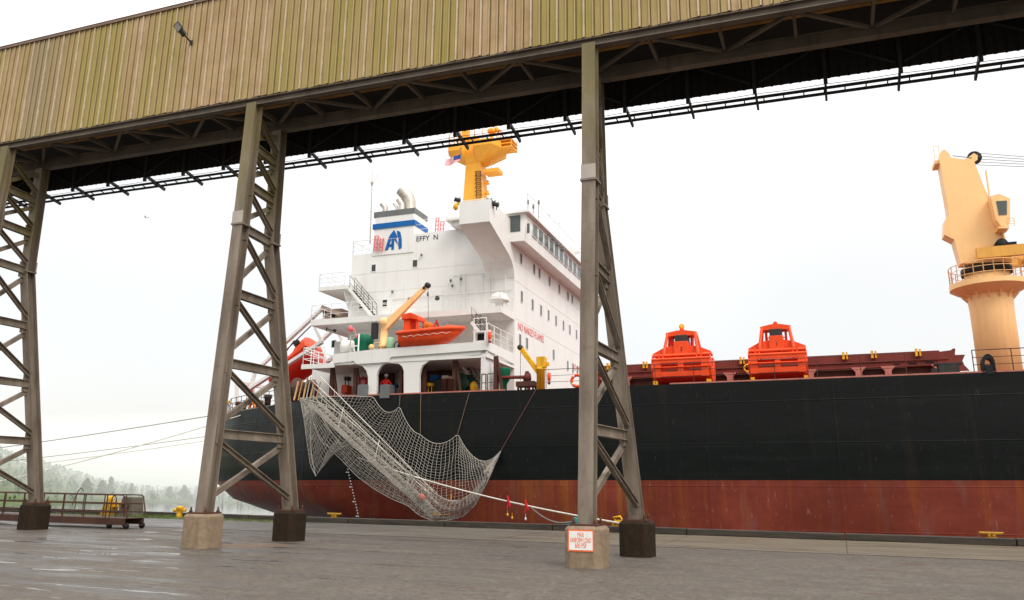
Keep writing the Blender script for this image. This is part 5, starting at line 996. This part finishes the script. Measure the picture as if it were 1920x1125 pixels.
g.tube([dn*.1+np.array((.2, .1, 1.7)), dn*(Ll*.93)+np.array((.3, .1, .9))], .026, 5); g.tube([dn*.1+np.array((-.2, -.3, 1.5)), dn*(Ll*.95)+np.array((.3, -.3, .7))], .022, 5); g.build('fall_wire', M['rope'], al)
# --- safety net slung under the ladder
def resample(P, n):
    P = np.asarray(P, float); s_ = np.concatenate([[0], np.cumsum(np.linalg.norm(np.diff(P, axis=0), axis=1))]); q = np.linspace(0, s_[-1], n); return np.stack([np.interp(q, s_, P[:, i]) for i in range(P.shape[1])], 1)
def scallop(a, b, sag, n=7): return [(a[0]+(b[0]-a[0])*t, a[1]+(b[1]-a[1])*t+sag*4*t*(1-t)) for t in np.linspace(0, 1, n)]
Tn = [(563, 747), (600, 744), (655, 743), (700, 744)]+scallop((700, 744), (749, 762), 20)[1:]+scallop((749, 762), (788, 815), 12)[1:]+scallop((788, 815), (858, 814), 18)[1:]+scallop((858, 814), (938, 847), 33)[1:]
Bn = [(563, 747), (569, 780), (576, 830), (582, 872), (592, 893), (603, 875), (618, 842), (640, 862), (668, 892), (700, 916), (735, 936), (765, 948), (785, 966), (812, 977), (840, 976), (866, 970), (890, 948), (908, 915), (924, 880), (938, 847)]
Rn = [(563, 748), (585, 752), (612, 760), (640, 778), (668, 800), (700, 828), (735, 858), (765, 884), (790, 905), (815, 925), (838, 938), (862, 940), (884, 926), (905, 900), (922, 875), (938, 848)]
NS = 66
Tr, Br, Rr = resample(Tn, NS), resample(Bn, NS), resample(Rn, NS)
rn = random.Random(9)
def panel(A, B, va, vb, nt, bulge, wob, slack=0):
    G_ = []
    for i in range(NS):
        col = []; edge = min(1, min(i, NS-1-i)/6)
        for k in range(nt+1):
            t = k/nt; x = A[i][0]*(1-t)+B[i][0]*t; y = A[i][1]*(1-t)+B[i][1]*t+slack*math.sin(PI*t)*edge; v = va+(vb-va)*t*edge-bulge*math.sin(PI*t)*edge
            col.append(PV(x+wob*math.sin(i*.9+k*.5), y+wob*math.cos(i*.6+k*.7)+rn.gauss(0, .35), v))
        G_.append(col)
    return G_
sn = onship('safety_net', 'pale rope safety net slung in scallops from the hull under the boarding ladder', 'net', PV(563, 747, -.2)); off = PV(563, 747, -.2)
for nm, G_, r in (('net_panel', panel(Tr, Br, -.12, -1.75, 26, .15, .9), .0125), ('net_panel', panel(Br, Rr, -1.75, -2.05, 20, .5, 1.3), .0125)):
    g = MB()
    for i in range(NS):
        g.tube([p-off for p in G_[i]], r, 3)
    for k in range(1, len(G_[0])-1): g.tube([G_[i][k]-off for i in range(NS)], r, 3)
    g.build(nm, M['net'], sn)
g = MB()
for Q, v in ((Tn, -.12), (Bn, None), (Rn, -2.05)):
    q = resample(Q, 70); g.tube([PV(x, y, v if v is not None else -.12-1.63*min(1, min(i, 69-i)/7))-off for i, (x, y) in enumerate(q)], .026, 5)
for pts in ([(581, 765), (590, 800), (604, 830), (618, 838)], [(581, 765), (582, 800), (583, 850), (592, 893)], [(596, 765), (612, 800), (640, 835), (655, 822), (672, 805)]):
    g.tube([PV(x, y, -2.1)-off for x, y in resample(pts, 12)], .024, 5)
g.build('edge_rope', M['net'], sn)
for a, b, mk in (((789, 738), (788, 815), 'alu'), ((880, 737), (858, 814), 'alu'), ((1006, 729), (938, 847), 'redletter'), ((750, 741), (749, 762), 'alu')):
    g = MB(); g.tube([PV(a[0], a[1], -.03)-off, PV(b[0], b[1], -.12)-off], .02, 5); g.build('hanging_rope', paint('brown rope', (.22, .13, .09), .8, .15) if mk == 'alu' else paint('maroon rope', (.16, .07, .08), .8, .15), sn)
# --- mooring lines
def line(label, P, sag, r, mat, group='mooring lines', extra=None):
    P = [np.asarray(p, float) for p in P]; a, b = P[0], P[-1]; n = 26; pts = [lerp(a, b, i/n)-np.array((0, 0, sag*4*(i/n)*(1-i/n))) for i in range(n+1)]
    o = thing('mooring_line', label, 'rope', b, group) if extra else None
    g = MB(); g.tube([p-b for p in pts], r, 6)
    if extra: g.build('rope', mat, o); return o, pts
    o = g.build('mooring_line', mat); o.location = b; tag(o, label, 'rope', group); return o, pts
ch = world(np.array(PV(470, 765, 5.3)))
bollC = onY(1160, 984, DOCKY-.6); bollC[2] = .45
o, pts = line('thick white mooring line running from the stern past the net to the dock bollard', [ch, bollC], .95, .038, M['rope'], extra=True)
for f, c in ((.795, 'a'), (.832, 'b')):
    i = f*26; p = lerp(pts[int(i)], pts[int(i)+1], i % 1)-bollC; g = MB(); g.tube([p+np.array((-.05, -.03, .28)), p+np.array((.02, -.05, 0)), p+np.array((-.04, -.04, -.32))], .045, 6); g.ball(p, .09, 6); g.tube([p+np.array((.0, -.05, .1)), p+np.array((.12, -.06, -.2))], .05, 6); g.build('rag', M['flagred'], o)
    g = MB()
    for k in (0, 1) if c == 'a' else (0,): q = p+np.array((-.02+.24*k, -.05, -.38-.14*k)); g.tube([q, q+np.array((0, 0, -.28))], .012, 4); g.lathe([(.035, 0), (.055, .06), (.03, .14)], q+np.array((0, 0, -.3)), 8)
    g.build('tag', YC if c == 'a' else M['rope'], o)
i = .84*26; st0 = lerp(pts[int(i)], pts[int(i)+1], i % 1); en = onY(1078, 976, DOCKY+.1)
line('dark grey slack rope branching off the white mooring line to the dock edge', [st0, lerp(st0, en, .5), en], .35, .035, M['greyrope'])
g = MB(); g.lathe([(.12, 0), (.15, .05), (.15, .3), (.1, .34)], (0, 0, 0), 12); g.lathe([(.1, 0), (.12, .3)], (.35, 0, 0), 12); g.box((-.4, -.1, -.0), (.75, .1, .08)); o = g.build('rope_shackle', M['bottle']); o.location = (en[0], DOCKY+.2, .262); tag(o, 'teal coloured rope fitting lying on the dock curb left of the sign pedestal', 'fitting')
for lab, s0, e0, vs_, r in (('uppermost thin mooring line leading left from the stern across the sky', (512, 760, 3.5), (-560, 906), 0.4, .028), ('mooring line crossing over its neighbours as it leads left from the stern', (460, 776, 5.5), (-300, 960), .6, .034),
        ('upper of the two long mooring lines that run low across the left tower', (440, 818, 7), (-520, 922), .5, .030), ('faint highest line of the low bundle that ends left of the stern', (430, 812, 7), (-520, 905), .5, .022)):
    a = world(PV(*s0)); b = onY(e0[0], e0[1], 39.5); line(lab, [a, b], vs_, r, M['greyrope'] if r < .03 else M['rope'])
a = world(PV(517, 757, 3.3)); b = world(PV(437, 783, 6.9)); line('short white line lying across the stern plating', [a, b], .12, .045, M['rope'])
# ------------------------------------------------------------------ things on the dock
def bollard(label, x, y, s_, kind):
    t = thing('mooring_hook' if kind else 'bollard', label, 'mooring hook' if kind else 'bollard', (x, y, 0 if y < DOCKY else .27)); t.scale = (s_, s_, s_)
    if kind == 0:
        g = MB(); g.lathe([(.30, 0), (.30, .05), (.19, .08), (.17, .52), (.25, .58), (.26, .70), (.18, .76), (.08, .78)], n=16); g.build('post', YC, t); g = MB(); g.lathe([(.09, -.48), (.13, -.46), (.09, -.40), (.09, .40), (.13, .46), (.09, .48)], (0, 0, .50), 12, (1, 0, .05)); g.build('crossbar', YC, t)
    else:
        g = MB(); g.prism([(-.55, -.35, 0), (.25, -.35, 0), (.3, -.35, .55), (.12, -.35, .9), (-.25, -.35, .95), (-.38, -.35, .5)], (0, .7, 0)); g.build('base', M['mustard'], t, bevel=.03)
        g = MB(); g.lathe([(.16, 0), (.2, .1), (.2, .3), (.1, .36)], (-.1, 0, .92), 12); g.prism([(.1, -.12, .55), (.75, -.12, .60), (.85, -.12, .78), (.7, -.12, .9), (.1, -.12, .88)], (0, .24, 0)); g.tube([(.7, 0, .85), (.95, 0, .72), (.9, 0, .58), (.7, 0, .58)], .06, 8); g.build('hook', YC, t)
    return t
p = onY(207, 958, 36.0); bollard('yellow quick-release mooring hook on the dock edge behind the rusty walkway', p[0], 36.0, .86, 1)
p = onY(337, 958, 36.0); bollard('yellow cross-armed bollard in the grass beside the second tower', p[0], 36.0, .82, 0)
p = onY(245, 960, 35.6); t = thing('rubber_fender', 'squat grey brown tapered block beside the yellow mooring hook', 'fender block', (p[0], 35.6, 0)); g = MB(); g.prism([(-.62, -.4, 0), (.62, -.4, 0), (.36, -.4, 1.05), (-.3, -.4, 1.08)], (0, .8, 0)); g.build('block', paint('grey brown weathered rubber', (.13, .11, .08), .7, .25), t, bevel=.05); g = MB(); g.torus((0, -.42, .55), .2, .06, (0, 1, 0), 14, 6); g.build('ring', M['brown'], t)
for lab, px in (('yellow mooring cleat on the curb near the stern', 625), ('yellow mooring cleat on the curb behind the front pedestals', 1153), ('yellow mooring cleat on the curb near the right edge', 1857)):
    x = onY(px, 985, DOCKY+.2)[0]; t = thing('mooring_cleat', lab, 'cleat', (x, DOCKY+.22, .262), 'yellow cleats along the curb'); t.scale = (.68, .68, .72)
    g = MB(); g.box((-.25, -.12, 0), (.25, .12, .05)); g.lathe([(.11, .05), (.08, .2)], (-.12, 0, 0), 10); g.lathe([(.11, .05), (.08, .2)], (.12, 0, 0), 10); g.build('base', M['mustard'], t)
    g = MB(); g.tube([(-.6, 0, .27), (-.45, 0, .235), (.45, 0, .235), (.6, 0, .27)], [.05, .08, .08, .05], 10); g.build('horn', M['mustard'], t)
    if px == 1153:
        g = MB(); g.box((.0, -.15, .2), (.5, .15, .38)); g.tube([(.1, 0, .3), (-.1, -.05, .52), (.35, 0, .6), (.55, 0, .3)], .06, 6); g.build('roller', YC, t)
# rusty wheeled boarding walkway
wa, wbp = onZ(272, 994), onZ(105, 987); wy = (wa[1]); x1_ = wa[0]-1.0; t = thing('boarding_walkway', 'long rusty wheeled boarding walkway with tubular railings on the wet dock', 'walkway', (x1_, wy+.5, 0)); x0_ = -13.0
RW = paint('rusted walkway steel', (.075, .035, .024), .6, .25, (.14, .06, .03), .4, 2)
g = MB()
for y in (-.5, .5): g.beam((x0_, y, .29), (-.15, y, .29), .08, .26)
k = x0_
while k < -.2: g.beam((k, -.46, .31), (k, .46, .31), .06, .12); k += .8
g.box((x0_, -.46, .40), (-.2, .46, .43)); g.build('deck_frame', RW, t)
for y in (-.5, .5):
    g = MB()
    for h in (1.36, 1.0, .66): g.tube([(x0_, y, h), (-.42 if h == 1.36 else -.30, y, h)], .026, 6)
    g.tube([(-.42, y, 1.36), (-.30, y, 1.30), (-.02, y, .42)], .03, 6); k = -1.25
    while k > x0_: g.tube([(k, y, .42), (k, y, 1.36)], .024, 6); k -= 1.22
    g.build('railing', RW, t)
g = MB(); g.tube([(-1.02, -.5, .45), (-.98, -.5, 1.25), (-.88, -.5, 1.36), (-.76, -.5, 1.25), (-.68, -.5, .45)], .024, 6); g.tube([(-3.25, -.46, .9), (-3.0, -.46, 1.5), (-2.85, -.46, 1.62), (-2.7, -.46, 1.5)], .02, 6); g.build('end_hoop', RW, t)
for x in (-.12, -1.05):
    for y in (-.42, .42):
        g = MB(); g.lathe([(.07, -.05), (.125, -.045), (.125, .045), (.07, .05)], (x, y, .125), 16, (0, 1, 0)); wv = g.build('wheel', M['black'], t); g = MB(); g.lathe([(.05, -.07), (.05, .07)], (x, y, .125), 10, (0, 1, 0)); g.build('hub', RW, wv)
# a gull far off in the sky
p = onY(274, 408, 70.0); o = thing('bird', 'tiny white gull flying in the open sky left of the ship', 'bird', p); g = MB()
g.lathe([(.01, -.25), (.06, -.1), (.07, .05), (.04, .18), (.01, .26)], (0, 0, 0), 10, (1, .2, 0))
for s_ in (-1, 1): g.add([(.1, 0, .03), (.06, s_*.3, .14), (-.05, s_*.62, .05), (-.1, s_*.3, .12), (-.08, 0, .03), (.02, s_*.3, .16)], [(0, 1, 5, 4), (1, 2, 5), (5, 2, 3), (5, 3, 4)])
g.build('body', M['flagwhite'], o)
